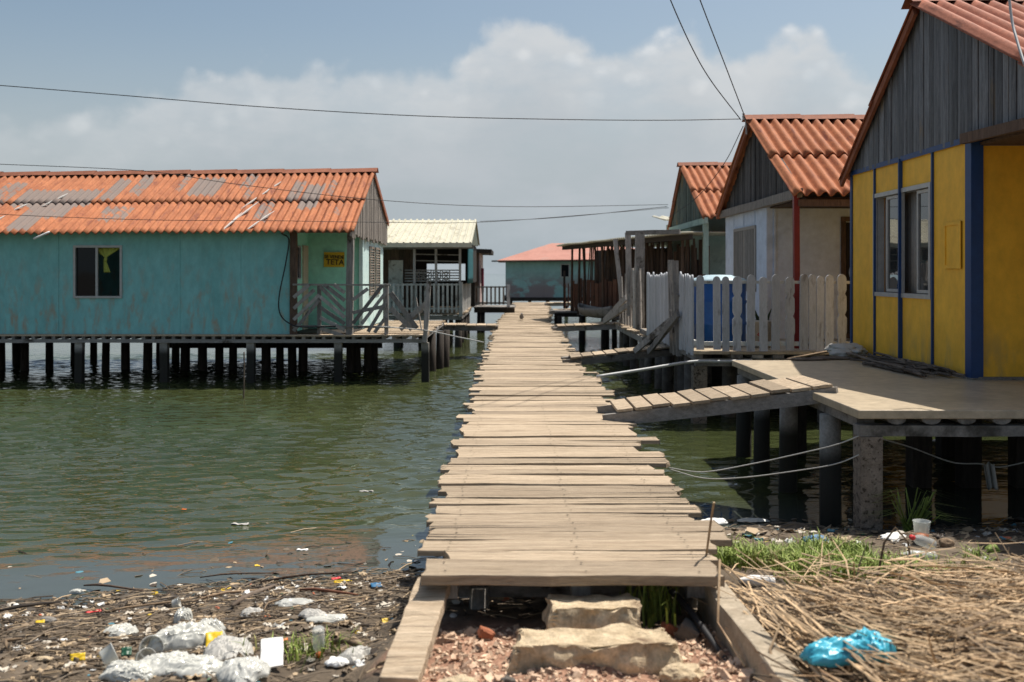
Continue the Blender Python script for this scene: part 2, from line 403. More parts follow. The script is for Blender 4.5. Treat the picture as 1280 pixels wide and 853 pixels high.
def groundmat():
    m, nt, ns, ls = newmat('muddy shore')
    tc = ns.new('ShaderNodeTexCoord'); v = ns.new('ShaderNodeNewGeometry').outputs['Position']
    n1 = noisetex(ns, ls, v, 3.0, 9, 0.68, 0.4); n2 = noisetex(ns, ls, v, 22, 8, 0.7)
    mud = ramp(ns, [(0.3,(0.065,0.047,0.03)),(0.55,(0.13,0.098,0.066)),(0.75,(0.215,0.17,0.12))]); ls.new(n1, mud.inputs[0])
    red = ramp(ns, [(0.3,(0.21,0.105,0.065)),(0.7,(0.40,0.235,0.155))]); ls.new(n2, red.inputs[0])
    at = nd(ns, 'ShaderNodeAttribute', attribute_name='wear')
    col = mixc(ns, ls, at.outputs['Fac'], mud.outputs[0], red.outputs[0])
    col = mixc(ns, ls, 0.5, col, mixc(ns, ls, 1.0, col, ramp_out(ns, ls, n2, (0.35,)*3, (1.6,)*3), 'MULTIPLY'))
    sp = ns.new('ShaderNodeSeparateXYZ'); ls.new(v, sp.inputs[0])
    wet = smooth(ns, ls, mth(ns, ls, 'ADD', sp.outputs[2], mth(ns, ls, 'MULTIPLY', n1, 0.16)), ZW + 0.19, ZW + 0.07)
    col = mixc(ns, ls, mth(ns, ls, 'MULTIPLY', wet, 0.65), col, (0.05, 0.043, 0.034))
    b = ns.new('ShaderNodeBsdfPrincipled'); ls.new(col, b.inputs['Base Color'])
    ls.new(mth(ns, ls, 'SUBTRACT', 0.92, mth(ns, ls, 'MULTIPLY', wet, 0.45)), b.inputs['Roughness'])
    bp = ns.new('ShaderNodeBump'); bp.inputs['Strength'].default_value = 0.9; bp.inputs['Distance'].default_value = 0.03
    ls.new(mth(ns, ls, 'ADD', n1, mth(ns, ls, 'MULTIPLY', n2, 0.5)), bp.inputs['Height']); ls.new(bp.outputs[0], b.inputs['Normal'])
    out(ns, ls, b); return m

WBUMP = 0.014; BMIX = 0.7
def watermat():
    m, nt, ns, ls = newmat('murky lagoon water')
    pos = ns.new('ShaderNodeNewGeometry').outputs['Position']
    sp = ns.new('ShaderNodeSeparateXYZ'); ls.new(pos, sp.inputs[0])
    # small wind ripples running across, slightly slanted; calm close to the bank
    mp = ns.new('ShaderNodeMapping'); mp.inputs['Rotation'].default_value = (0, 0, math.radians(-14)); mp.inputs['Scale'].default_value = (0.75, 2.6, 1)
    ls.new(pos, mp.inputs['Vector'])
    a = noisetex(ns, ls, mp.outputs[0], 3.4, 2, 0.5, 0.5)
    b_ = noisetex(ns, ls, mapped(ns, ls, pos, (1.0, 1.5, 1)), 5.5, 2, 0.55, 0.3)
    c_ = noisetex(ns, ls, mapped(ns, ls, pos, (0.5, 1.0, 1)), 0.55, 2, 0.5)
    patch = smooth(ns, ls, noisetex(ns, ls, mapped(ns, ls, pos, (0.16, 0.3, 1)), 1.0, 3, 0.5), 0.34, 0.60)
    calm = smooth(ns, ls, mth(ns, ls, 'SUBTRACT', sp.outputs[1], mth(ns, ls, 'MULTIPLY', sp.outputs[0], 0.30)), 7.9, 10.0)
    h = mth(ns, ls, 'ADD', a, mth(ns, ls, 'MULTIPLY', b_, BMIX))
    amp = mth(ns, ls, 'MULTIPLY', mth(ns, ls, 'ADD', mth(ns, ls, 'MULTIPLY', patch, 0.6), 0.5), mth(ns, ls, 'ADD', mth(ns, ls, 'MULTIPLY', calm, 0.95), 0.05))
    h = mth(ns, ls, 'ADD', mth(ns, ls, 'MULTIPLY', h, amp), mth(ns, ls, 'MULTIPLY', c_, 0.08))
    bp = ns.new('ShaderNodeBump'); bp.inputs['Strength'].default_value = 1.0; bp.inputs['Distance'].default_value = WBUMP
    ls.new(h, bp.inputs['Height'])
    n2 = noisetex(ns, ls, pos, 0.35, 5, 0.6)
    r = ramp(ns, [(0.3,(0.032,0.041,0.016)),(0.7,(0.050,0.060,0.022))]); ls.new(n2, r.inputs[0])
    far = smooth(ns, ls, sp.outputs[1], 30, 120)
    shal_sheen = smooth(ns, ls, mth(ns, ls, 'SUBTRACT', sp.outputs[1], mth(ns, ls, 'MULTIPLY', sp.outputs[0], 0.30)), 9.3, 8.0)
    col = mixc(ns, ls, mth(ns, ls, 'MULTIPLY', shal_sheen, 0.8), r.outputs[0], (0.062, 0.070, 0.064))  # bank shallows: silt tone plus sky reflection painted into the colour
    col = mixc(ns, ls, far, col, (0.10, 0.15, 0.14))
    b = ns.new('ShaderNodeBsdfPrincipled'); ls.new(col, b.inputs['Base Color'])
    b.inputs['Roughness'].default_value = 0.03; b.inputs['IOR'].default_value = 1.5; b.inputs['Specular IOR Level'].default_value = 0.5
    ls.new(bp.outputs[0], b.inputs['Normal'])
    out(ns, ls, b); return m

# ------------------------------------------------------------------ camera, sun, sky
cam = bpy.data.objects.new('camera', bpy.data.cameras.new('camera')); COL.objects.link(cam)
cam.rotation_euler = (math.radians(90), 0, 0)
cd = cam.data; cd.sensor_width = 36; cd.lens = 36 * F / 1280
cd.shift_y = -(426.5 - 342) / 1280; cd.clip_end = 8000; cd.clip_start = 0.05
cd.dof.use_dof = True; cd.dof.focus_distance = 10.0; cd.dof.aperture_fstop = 2.4
sc.camera = cam
SUN = Vector((0.38, 0.30, 1.0)).normalized()
sl = bpy.data.lights.new('sun', 'SUN'); sl.energy = 4.8; sl.angle = math.radians(0.5); sl.color = (1.0, 0.935, 0.845)
so = bpy.data.objects.new('sun', sl); COL.objects.link(so); so.rotation_euler = SUN.to_track_quat('Z', 'Y').to_euler(); so.location = SUN * 60
w = bpy.data.worlds.new('World'); sc.world = w; w.use_nodes = True
def sky():
    ns = w.node_tree.nodes; ls = w.node_tree.links; ns.clear()
    st = ns.new('ShaderNodeTexSky'); st.sky_type = 'NISHITA'; st.sun_disc = False
    st.sun_elevation = math.asin(SUN.z); st.sun_rotation = math.atan2(SUN.x, SUN.y)
    st.air_density = 1.0; st.dust_density = 2.5; st.ozone_density = 1.2
    tc = ns.new('ShaderNodeTexCoord'); d = tc.outputs['Generated']
    sp = ns.new('ShaderNodeSeparateXYZ'); ls.new(d, sp.inputs[0])
    az = mth(ns, ls, 'ARCTAN2', sp.outputs[0], sp.outputs[1]); el = mth(ns, ls, 'ARCSINE', sp.outputs[2])
    mr = ns.new('ShaderNodeMapRange'); mr.inputs['From Min'].default_value = -0.6; mr.inputs['From Max'].default_value = 0.6; ls.new(az, mr.inputs['Value'])
    fc = ns.new('ShaderNodeFloatCurve'); cv = fc.mapping.curves[0]
    pts = [(-300,150),(0,150),(120,135),(200,108),(270,88),(400,84),(520,84),(575,74),(592,50),(625,27),(650,17),(690,22),(720,44),(745,58),(800,58),(830,46),(860,42),(890,64),(935,66),(962,44),(990,34),(1030,44),(1055,72),(1100,92),(1200,118),(1600,150)]
    cp = []
    for (px, py) in pts:
        a_ = math.atan((px - 640) / F); e_ = math.atan((342 - py) / F * math.cos(a_))
        cp.append(((a_ + 0.6) / 1.2, e_ * 3))
    while len(cv.points) < len(cp): cv.points.new(0.5, 0.5)
    for p_, (x_, y_) in zip(cv.points, cp): p_.location = (x_, y_); p_.handle_type = 'AUTO'
    fc.mapping.update(); ls.new(mr.outputs[0], fc.inputs['Value'])
    H = mth(ns, ls, 'DIVIDE', fc.outputs[0], 3.0)
    # lumpy outline
    vo = ns.new('ShaderNodeTexVoronoi'); vo.feature = 'SMOOTH_F1'; vo.inputs['Scale'].default_value = 30; vo.inputs['Smoothness'].default_value = 0.6
    vo.inputs['Detail'].default_value = 1.0; vo.inputs['Roughness'].default_value = 0.4
    ls.new(mapped(ns, ls, d, (1, 1, 1.2)), vo.inputs['Vector'])
    billow = vo.outputs['Distance']
    n1 = noisetex(ns, ls, d, 14, 9, 0.6, 0.3); n2 = noisetex(ns, ls, mapped(ns, ls, d, (1, 1, 2.4)), 7, 7, 0.6); n3 = noisetex(ns, ls, d, 40, 8, 0.62)
    H = mth(ns, ls, 'ADD', H, 0.010)
    edge = mth(ns, ls, 'SUBTRACT', mth(ns, ls, 'ADD', H, mth(ns, ls, 'MULTIPLY', mth(ns, ls, 'SUBTRACT', n1, 0.5), 0.038)), el)
    edge = mth(ns, ls, 'SUBTRACT', edge, mth(ns, ls, 'MULTIPLY', mth(ns, ls, 'SUBTRACT', billow, 0.35), 0.027))
    edge = mth(ns, ls, 'ADD', edge, mth(ns, ls, 'MULTIPLY', mth(ns, ls, 'SUBTRACT', n3, 0.5), 0.026))
    dens = smooth(ns, ls, edge, -0.004, 0.018)
    dens = mth(ns, ls, 'MULTIPLY', dens, mth(ns, ls, 'ADD', mth(ns, ls, 'MULTIPLY', smooth(ns, ls, n2, 0.30, 0.62), 0.45), 0.5))
    dens = mth(ns, ls, 'MULTIPLY', dens, mth(ns, ls, 'ADD', mth(ns, ls, 'MULTIPLY', smooth(ns, ls, az, -0.48, -0.22), 0.6), 0.4))
    # cloud tone: bright heads, grey veiled body
    top = smooth(ns, ls, edge, 0.115, 0.0)
    lump = smooth(ns, ls, mth(ns, ls, 'ADD', mth(ns, ls, 'MULTIPLY', mth(ns, ls, 'SUBTRACT', 0.75, billow), 0.6), mth(ns, ls, 'MULTIPLY', n1, 0.7)), 0.42, 0.74)
    lit = mth(ns, ls, 'MULTIPLY', top, mth(ns, ls, 'ADD', mth(ns, ls, 'MULTIPLY', lump, 0.62), 0.34))
    body = ramp(ns, [(0.0,(3.05,3.55,3.9)),(0.35,(3.5,3.88,4.2)),(1.0,(4.0,4.3,4.55))])
    ls.new(mth(ns, ls, 'MULTIPLY', el, 4.0, True), body.inputs[0])
    veil = mixc(ns, ls, mth(ns, ls, 'MULTIPLY', smooth(ns, ls, n2, 0.35, 0.7), 0.35), body.outputs[0], (4.55, 4.75, 4.95))
    cc = mixc(ns, ls, lit, veil, (6.9, 6.9, 6.85))
    skyc = mixc(ns, ls, 1.0, st.outputs[0], SKYGAIN, 'MULTIPLY')
    low = smooth(ns, ls, el, 0.26, 0.02)
    base = mixc(ns, ls, mth(ns, ls, 'MULTIPLY', low, 0.85), skyc, veil)
    col = mixc(ns, ls, dens, base, cc)
    bg = ns.new('ShaderNodeBackground'); ls.new(col, bg.inputs[0]); bg.inputs[1].default_value = 0.10
    o = ns.new('ShaderNodeOutputWorld'); ls.new(bg.outputs[0], o.inputs[0])
SKYGAIN = (0.90, 0.90, 0.83)
sky()
sc.view_settings.view_transform = 'Standard'; sc.view_settings.look = 'None'; sc.view_settings.exposure = 0.35; sc.view_settings.gamma = 1.0
sc.cycles.use_denoising = True; sc.cycles.max_bounces = 5; sc.cycles.diffuse_bounces = 3; sc.cycles.glossy_bounces = 3; sc.cycles.transparent_max_bounces = 12
sc.cycles.sample_clamp_indirect = 6.0

# ------------------------------------------------------------------ terrain and water
def sstep(a, b, x):
    t = max(0.0, min(1.0, (x - a) / (b - a))); return t * t * (3 - 2 * t)
def gz(x, y, rough=True):
    ys = 6.92 + 0.30 * (x + 1.9) if x > -6 else 5.69
    zl = ZW + 0.125 * (ys - y)
    if y > ys: zl = ZW + 0.22 * (ys - y)
    zl = min(zl, -1.85) if y > 3.2 else min(zl, -1.85) + 0.2 * sstep(3.2, 1.5, y)
    zc = -1.72 - 0.03 * (y - 4.5) - (0.27 * max(0, y - 5.3) if y > 5.3 else 0)
    zr = -1.68 - (0.10 * (y - 5.0) if y > 5.0 else 0) - (0.10 * (y - 7.0) if y > 7.0 else 0)
    a = sstep(-0.78, -0.42, x); b = sstep(0.85, 1.25, x)
    z = zl * (1 - a) + zc * a
    z = z * (1 - b) + zr * b
    z = max(z, -4.0)
    if y < 2.5: z = z * sstep(0.5, 2.5, y) + -1.62 * (1 - sstep(0.5, 2.5, y))
    if rough:
        z += (0.05 - .028 * sstep(.5, .0, abs(y - ys)) * (x < -.4)) * mn.fractal(Vector((x * 1.8, y * 1.8, 3.0)), 0.9, 2.0, 5) + 0.018 * mn.noise(Vector((x * 9, y * 9, 1.0)))
    return z
def coords(lo, f0, f1, hi, step):
    c = [f0 + i * step for i in range(int((f1 - f0) / step) + 1)]
    k = step
    a = f0
    while a > lo: k *= 1.5; a -= k; c.insert(0, max(a, lo))
    k = step; a = c[-1]
    while a < hi: k *= 1.5; a += k; c.append(min(a, hi))
    return c
xs = coords(-3000, -4.4, 4.6, 3000, 0.045); ys_ = coords(-3000, 3.2, 9.4, 14, 0.045)
gm = MB()
vs = []; wr = []
for x in xs:
    for y in ys_:
        vs.append((x, y, gz(x, y)))
        n_ = mn.noise(Vector((x * 4, y * 4, 0))) * 0.18
        wr.append(sstep(-0.62, -0.40, x + n_) * (1 - sstep(0.95, 1.2, x + n_)) * (1 - sstep(4.75, 5.05, y + n_)))
ny = len(ys_)
gm.add(vs, [(i*ny+j, (i+1)*ny+j, (i+1)*ny+j+1, i*ny+j+1) for i in range(len(xs)-1) for j in range(ny-1)], 0.5, wr)
kind(gm.build('ground', groundmat(), smooth=True), 'structure')
def build_water():
    """real ripples near the bank (sum of small waves), flat sheet out to the horizon"""
    import numpy as np
    rg = np.random.default_rng(11)
    X = np.array(coords(-6000, -13.5, 6.6, 6000, 0.06)); Y = np.array([2.0, 4.0] + coords(5.2, 5.2, 27.0, 7000, 0.036)[0:])
    gx, gy = np.meshgrid(X, Y, indexing='ij'); h = np.zeros_like(gx)
    N = 70
    wx_ = gx + .10 * np.sin(gy * 1.3 + gx * .7); wy_ = gy + .06 * np.sin(gx * 1.1 + gy * .5)
    for i in range(N):
        lam = 0.13 * (4.2 ** rg.random()); k = 2 * math.pi / lam
        th = math.radians(12 + rg.normal(0, 26)); ph = rg.random() * 6.283
        h += (WSLOPE / math.sqrt(N / 2) / k) * np.sin(k * (-math.sin(th) * wx_ + math.cos(th) * wy_) + ph)
    patch = .65 + .25 * np.sin(gx * .55 + gy * .33 + 1) * np.sin(gy * .41 - gx * .2) + .2 * np.sin(gx * 1.3 - gy * .9)
    d = np.clip((gy - .30 * gx - 8.35) / 2.0, 0, 1); calm = .06 + .94 * d * d * (3 - 2 * d)
    fade = np.clip((30 - gy) / 4, 0, 1) * np.clip((13.5 + gx) / 2, 0, 1) * np.clip((6.6 - gx) / .5, 0, 1)
    z = ZW + h * np.clip(patch, .3, 1.2) * calm * fade
    nx, ny = len(X), len(Y)
    co = np.stack([gx, gy, z], -1).reshape(-1, 3).astype('f4')
    a = (np.arange(nx - 1)[:, None] * ny + np.arange(ny - 1)[None]).ravel()
    fc = np.stack([a, a + ny, a + ny + 1, a + 1], -1).astype('i4')
    me = bpy.data.meshes.new('water'); me.vertices.add(len(co)); me.vertices.foreach_set('co', co.ravel())
    me.loops.add(fc.size); me.loops.foreach_set('vertex_index', fc.ravel())
    me.polygons.add(len(fc)); me.polygons.foreach_set('loop_start', np.arange(0, fc.size, 4, dtype='i4')); me.polygons.foreach_set('loop_total', np.full(len(fc), 4, dtype='i4'))
    me.polygons.foreach_set('use_smooth', np.ones(len(fc), dtype=bool)); me.update(); me.validate()
    me.materials.append(watermat())
    o = bpy.data.objects.new('water', me); COL.objects.link(o); kind(o, 'structure')
WSLOPE = 0.22
build_water()

# ------------------------------------------------------------------ shared builders
def corrugated(mb, x0, x1, ridge, eave, period=0.177, amp=0.026, rows=2, wear=None, sag=0.0, seed=1.0, seg=8):
    """fibre cement sheets from ridge (y,z) to eave (y,z), waves run down the slope"""
    ry, rz = ridge; ey, ez = eave
    L = math.hypot(ey - ry, ez - rz)
    nrm = Vector((0, (rz - ez), abs(ey - ry))).normalized() if ey > ry else Vector((0, -(rz - ez), abs(ey - ry))).normalized()
    nu = int(abs(x1 - x0) / period * seg)
    for k in range(rows):
        t0 = k / rows; t1 = (k + 1) / rows + (0.035 if k < rows - 1 else 0)
        lift = 0.012 * (rows - 1 - k)
        def fn(u, v):
            t = t0 + (t1 - t0) * v; x = x0 + (x1 - x0) * u
            sheet = math.floor(x / 0.92 + k * 0.3 + seed)
            jt = 0.02 * mn.noise(Vector((sheet * 3.7, k * 5.1, seed)))
            p = Vector((x, ry + (ey - ry) * t, rz + (ez - rz) * t))
            w_ = amp * math.sin(2 * math.pi * x / period)
            p += nrm * (w_ + lift + 0.014 * v * (1 if k < rows - 1 else 0) + 0.4 * jt)
            p.z += 0.02 * mn.noise(Vector((x * 0.35, t * 2, seed))) - sag * (x1 - x) * (1 - 0.5 * t)
            p.y += (jt * 1.2 if v > 0.99 else 0)
            return p
        mb.grid(fn, nu, 8, R.uniform(0.35, 0.65), (lambda u, v: wear(x0 + (x1 - x0) * u, t0 + (t1 - t0) * v)) if wear else None)

def ridgecap(mb, x0, x1, ry, rz, sag=0.0):
    n = int(abs(x1 - x0) / 1.1) + 1
    for i in range(n):
        a = x0 + (x1 - x0) * i / n; b = x0 + (x1 - x0) * (i + 1) / n + 0.04
        pr = [(-0.17, -0.055), (-0.09, 0.0), (-0.03, 0.045), (0.03, 0.045), (0.09, 0.0), (0.17, -0.055)]
        vs = []
        for x, up in ((a, 0.0), (b, 0.018)):
            for (dy, dz) in pr: vs.append((x, ry + dy * (1 + up), rz + dz + 0.035 + up - sag * (x1 - x)))
        mb.add(vs, [(j, j+1, 6+j+1, 6+j) for j in range(5)])

def gableboards(mb, X, pts, zbot, w0=0.12, w1=0.22, proud=0.02, out_=-1, ragged=0.03):
    """vertical boards filling the triangle under the rakes; pts = near eave, ridge, far eave as (y, z)"""
    (ya, za), (yr, zr), (yb, zb) = pts
    def top(y):
        return za + (zr - za) * (y - ya) / (yr - ya) if y < yr else zr + (zb - zr) * (y - yr) / (yb - yr)
    y = ya + 0.03
    while y < yb - 0.03:
        w_ = R.uniform(w0, w1); y2 = min(y + w_, yb - 0.03)
        zb0 = zbot - R.uniform(0, ragged)
        o_ = R.uniform(0, proud); tlt = R.uniform(-0.004, 0.004)
        a, b = y + 0.004, y2 - R.uniform(0.002, 0.012)
        ym = (a + b) / 2
        t = [top(a) - 0.03, top(ym) - 0.03, top(b) - 0.03]
        if max(t) > zb0 + 0.05:
            t = [max(q, zb0 + 0.01) for q in t]
            xo = X + out_ * (0.01 + o_)
            xm = xo + out_ * 0.012
            vs = [(xo, a, zb0), (xm + tlt, ym, zb0 - 0.004), (xo, b, zb0), (xo, b, t[2]), (xm, ym, t[1]), (xo, a, t[0])]
            vi = [(X - out_ * 0.015, q[1], q[2]) for q in vs]
            mb.add(vs + vi, [(0,1,4,5),(1,2,3,4),(6,11,10,7),(7,10,9,8),(0,6,7,1),(1,7,8,2),(2,8,9,3),(3,9,10,4),(4,10,11,5),(5,11,6,0)])
        y = y2

def rakes(mb, X0, X1, pts, th=0.03, w_=0.16):
    """boards under the roof edge along both rakes"""
    (a, r, b) = pts
    for p, q in ((r, b),):
        P0 = Vector((X0, p[0], p[1] - 0.05)); P1 = Vector((X0, q[0], q[1] - 0.05))
        mb.bar(P0, P1, th, 0.12, up=Vector((0, 0, 1)))
def frame(mb, o, u, v, nrm, U, V, t=0.05, d=0.06, mids=(), hmids=()):
    """rectangular frame of bars standing d proud of the wall"""
    o = Vector(o); u = Vector(u); v = Vector(v); nrm = Vector(nrm)
    def bx(a0, a1, b0, b1, e=0.0):
        vs = [o + u * a + v * b + nrm * c for a in (a0, a1) for b in (b0, b1) for c in (-0.02, d - e)]
        mb.add(vs, [(0,1,3,2),(4,6,7,5),(0,4,5,1),(2,3,7,6),(0,2,6,4),(1,5,7,3)])
    bx(0, U, 0, t); bx(0, U, V - t, V); bx(0, t, t, V - t); bx(U - t, U, t, V - t)
    for m_ in mids: bx(m_ - t / 2, m_ + t / 2, t, V - t, 0.006)
    for m_ in hmids: bx(t, U - t, m_ - t / 2, m_ + t / 2, 0.010)
def quad(mb, o, u, v, U, V, nrm, th=0.012, tint=None):
    o = Vector(o); u = Vector(u); v = Vector(v); nrm = Vector(nrm)
    vs = [o + u * a + v * b - nrm * c for a in (0, U) for b in (0, V) for c in (0, th)]
    mb.add(vs, [(0,1,3,2),(4,6,7,5),(0,4,5,1),(2,3,7,6),(0,2,6,4),(1,5,7,3)], tint)
UX, UY, NX, NY = Vector((1,0,0)), Vector((0,1,0)), Vector((-1,0,0)), Vector((0,-1,0))

def stilts(parent, pts, mat, r=0.08, top=-1.35, square=False, bottom=-3.0):
    for (x, y) in pts:
        m = MB(); dx, dy = R.uniform(-0.03, 0.03), R.uniform(-0.03, 0.03)
        if square:
            m.bar((x, y, bottom), (x + dx * .4, y + dy * .4, top), 2 * r, 2 * r, n=5, jit=0.004)
        else:
            rr = r * R.uniform(0.85, 1.15)
            m.tube([(x, y, bottom), (x + dx * .5, y + dy * .5, (bottom + top) / 2), (x + dx, y + dy, top)], [rr * 1.05, rr, rr * 0.95], 10)
        m.build('stilt', mat, parent, smooth=not square)

def planking(mb, x0, x1, y0, y1, z, across='x', w0=0.14, w1=0.24, th=0.03, end=0.04, zj=0.006, gap=0.012, zf=None):
    """loose boards; across='x': boards run along x and are stacked along y"""
    c = y0 if across == 'x' else x0; cend = y1 if across == 'x' else x1
    while c < cend:
        w_ = min(R.uniform(w0, w1), cend - c + 0.05)
        a = (x0 if across == 'x' else y0) + R.uniform(-end, end); b = (x1 if across == 'x' else y1) + R.uniform(-end, end)
        yaw = R.uniform(-0.012, 0.012); n = 9; vs = []; fs = []
        zz = z + R.uniform(-zj, zj); tw = R.uniform(-zj, zj) * 0.8; sd = R.uniform(0, 99)
        for i in range(n + 1):
            t = i / n; q = a + (b - a) * t
            cc = c + w_ / 2 + yaw * (q - (a + b) / 2)
            e0 = cc - w_ / 2 + gap / 2 + 0.010 * mn.noise(Vector((q * 2.2, sd, 0))); e1 = cc + w_ / 2 - gap / 2 + 0.010 * mn.noise(Vector((q * 2.2, sd + 7, 0)))
            zt = zz + 0.008 * mn.noise(Vector((q * 1.4, sd, 5))) + (zf(q) if zf else 0)
            for (e, s_) in ((e0, -1), (e1, 1)):
                q2 = q + (R.uniform(-0.02, 0.02) if i in (0, n) else 0)
                for zq in (zt + tw * s_, zt + tw * s_ - th):
                    vs.append((q2, e, zq) if across == 'x' else (e, q2, zq))
            if i:
                o_ = 4 * (i - 1)
                for (j, k) in ((0,1),(1,3),(3,2),(2,0)): fs.append((o_ + j, o_ + k, o_ + 4 + k, o_ + 4 + j))
        fs.append((0, 2, 3, 1)); o_ = 4 * n; fs.append((o_, o_ + 1, o_ + 3, o_ + 2))
        mb.add(vs, fs)
        c += w_

# ------------------------------------------------------------------ turquoise house on stilts (left)
def teal_house():
    t = thing('stilt_house', 'long turquoise house on dark stilts with a patched red corrugated roof', 'house', (-9, 22, ZW))
    X0, XC, XG = -17.0, -4.47, -3.25
    part('wall', M['teal'], t, lambda m: m.wall((X0, 20.0, -1.22), UX, Z, NY, XC - X0, 2.14, [(X0*-1-8.81, X0*-1-7.83, 0.722, 1.783)], 0.09, 0.5))
    for k in range(12):     # panel cover strips
        x = X0 + 0.55 + k * 1.22
        if -8.9 < x < -7.7 or x > XC - 0.1: continue
        part('cover_strip', M['teal'], t, lambda m: m.box(x - 0.02, x + 0.02, 19.988, 19.999, -1.21, 0.91, 0.62))
    p = part('end_wall', M['mint'], t, lambda m: m.wall((XC, 20.01, -1.22), UY, Z, UX, 1.74, 2.14, [(0.62, 1.0, 1.10, 1.80)], 0.08, 0.5)); p['label'] = 'mint green porch side wall'
    part('porch_wall', M['mint'], t, lambda m: m.wall((XC, 21.75, -1.22), UX, Z, NY, XG - XC - 0.01, 2.9, [], 0.08, 0.5))
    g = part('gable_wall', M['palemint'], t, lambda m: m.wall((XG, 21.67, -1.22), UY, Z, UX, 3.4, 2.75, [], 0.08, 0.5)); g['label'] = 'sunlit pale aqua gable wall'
    part('back_wall', M['teal'], t, lambda m: m.wall((X0, 25.1, -1.22), UX, Z, UY, XG - X0 - 0.1, 2.5, [], -0.08, 0.5))
    part('floor', M['darkwood'], t, lambda m: m.box(X0, XG, 20.1, 25.0, -1.215, -1.2))
    # window with sliding sash and knotted curtain
    wx, wz = -8.81, -0.498
    f = MB(); frame(f, (wx, 20.0, wz), UX, Z, NY, 0.98, 1.061, 0.045, 0.03, mids=(0.47,)); wf = f.build('window', M['alu'], t)
    part('pane', M['glass'], wf, lambda m: quad(m, (wx + .045, 20.03, wz + .045), UX, Z, 0.40, 0.97, NY))
    c = MB()
    kx, kz = wx + 0.60, wz + 0.78
    c.grid(lambda u, v: Vector((wx + 0.28 + 0.66 * u + (kx - wx - 0.28 - 0.66 * u) * v * 0.92, 20.115 + 0.02 * math.sin(u * 26) * (1 - v), wz + 1.03 - (0.25 - 0.10 * abs(u - 0.45)) * v)), 26, 6)
    c.grid(lambda u, v: Vector((kx - 0.02 + (u - 0.5) * (0.05 + 0.09 * v) + 0.05 * v, 20.11 + 0.012 * math.sin(u * 12), kz - 0.26 * v)), 10, 6)
    c.blob((kx, 20.105, kz), (0.035, 0.03, 0.04), 3)
    c.build('curtain', M['curtain'], wf, smooth=True, solid=0.004)
    # porch-side window and door, gable louvre doors
    f = MB(); frame(f, (XC, 20.63, -0.12), UY, Z, UX, 0.38, 0.70, 0.03, 0.02); wf2 = f.build('window', M['alu'], t)
    part('pane', M['glass'], wf2, lambda m: quad(m, (XC - .02, 20.66, -0.09), UY, Z, 0.32, 0.64, UX))
    part('door', M['beige'], t, lambda m: m.box(XC + 0.002, XC + 0.035, 21.2, 21.68, -1.2, 0.6))
    for y0 in (22.62, 23.62):
        f = MB(); frame(f, (XG, y0, -.50), UY, Z, UX, .74, 1.12, 0.05, 0.03); d = f.build('louvre_window', M['louvre'], t)
        part('louvre', M['louvre'], d, lambda m: [m.bar((XG + 0.012, y0 + .05, -.44 + k * .06), (XG + 0.012, y0 + .69, -.44 + k * .06), 0.05, 0.008, up=Vector((0.7, 0, 0.7))) for k in range(17)])
    # roof
    rid, fe, be = (22.7, 2.31), (19.6, 0.82), (25.3, 1.30)
    patches = [(-13.6,-13.1,.35,1,.9),(-12.6,-12.3,0,.5,.8),(-12.0,-11.7,.4,.95,.8),(-11.2,-10.75,.2,.8,.75),(-10.6,-8.9,.30,.62,1),(-9.95,-9.2,.55,.78,1),(-10.1,-9.6,.62,.95,.9),
               (-8.85,-8.5,.1,.5,.9),(-8.3,-8.0,0.05,.45,.75),(-8.5,-7.9,.6,.85,.7),(-7.0,-6.35,.12,.42,1),(-7.4,-7.15,.05,.35,.7),(-6.0,-5.7,.0,.32,.8),(-5.75,-5.55,.3,.5,.7),(-4.8,-4.55,.15,.55,.85),(-4.5,-4.1,.25,.65,1),(-4.05,-3.85,.2,.45,.7),(-3.7,-3.5,.5,.8,.6),(-5.3,-5.0,.5,.85,.75)]
    def wear(x, tt):
        return max([0.05] + [0.75 * q for (a, b, c0, c1, q) in patches if a < x < b and c0 < tt < c1])
    m = MB(); corrugated(m, X0, -3.12, rid, fe, 0.16, 0.032, 2, wear, 0.010, 2.0)
    corrugated(m, X0, -3.12, rid, be, 0.16, 0.028, 2, None, 0.010, 5.0, 4)
    rf = m.build('roof', M['roof'], t, smooth=True, solid=0.010)
    part('ridge_cap', M['rustbarge'], rf, lambda m: ridgecap(m, X0, -3.10, rid[0], rid[1], 0.010))
    for (xa, ta, xb, tb) in ((-9.55,.36,-9.85,.60),(-10.35,.72,-10.65,1.0),(-10.2,.55,-10.35,.66),(-5.1,.18,-5.62,.66),(-5.35,.55,-5.72,.98),(-4.9,.7,-5.25,1.0),(-5.55,.72,-5.7,.98)):
        pa = [(xa + (xb - xa) * i / 6, rid[0] + (fe[0] - rid[0]) * (ta + (tb - ta) * i / 6), rid[1] + (fe[1] - rid[1]) * (ta + (tb - ta) * i / 6) + 0.052 - 0.010 * (-3.12 - xa) * .75) for i in range(7)]
        part('sealant_strip', M['sealant'], rf, lambda m: m.tube([Vector(q) - Z * .018 for q in pa], [.006, .018, .022, .014, .02, .016, .005], 5))
    rk = MB(); rakes(rk, -3.13, 0, ((fe[0] + .05, fe[1]), rid, (be[0] - .05, be[1]))); rk.build('rake_board', M['rustbarge'], rf)
    gb = MB(); gableboards(gb, XG + 0.06, (fe, rid, be), 0.80, 0.11, 0.2, 0.02, 1, 0.10); gb.build('gable_boards', M['gablewood'], t)
    part('eave_beam', M['timber_x'], t, lambda m: m.bar((XC, 19.95, 0.86), (XG + .1, 19.95, 0.86), 0.07, 0.09))
    # deck
    d = MB(); planking(d, X0, -1.73, 19.86, 20.0, -1.22, 'x', 0.13, 0.15, 0.028, 0.02)
    planking(d, XC, -1.73, 20.0, 25.6, -1.22, 'x', 0.15, 0.22, 0.028, 0.05); dk = d.build('deck', M['plank'], t)
    j = MB(); x = X0
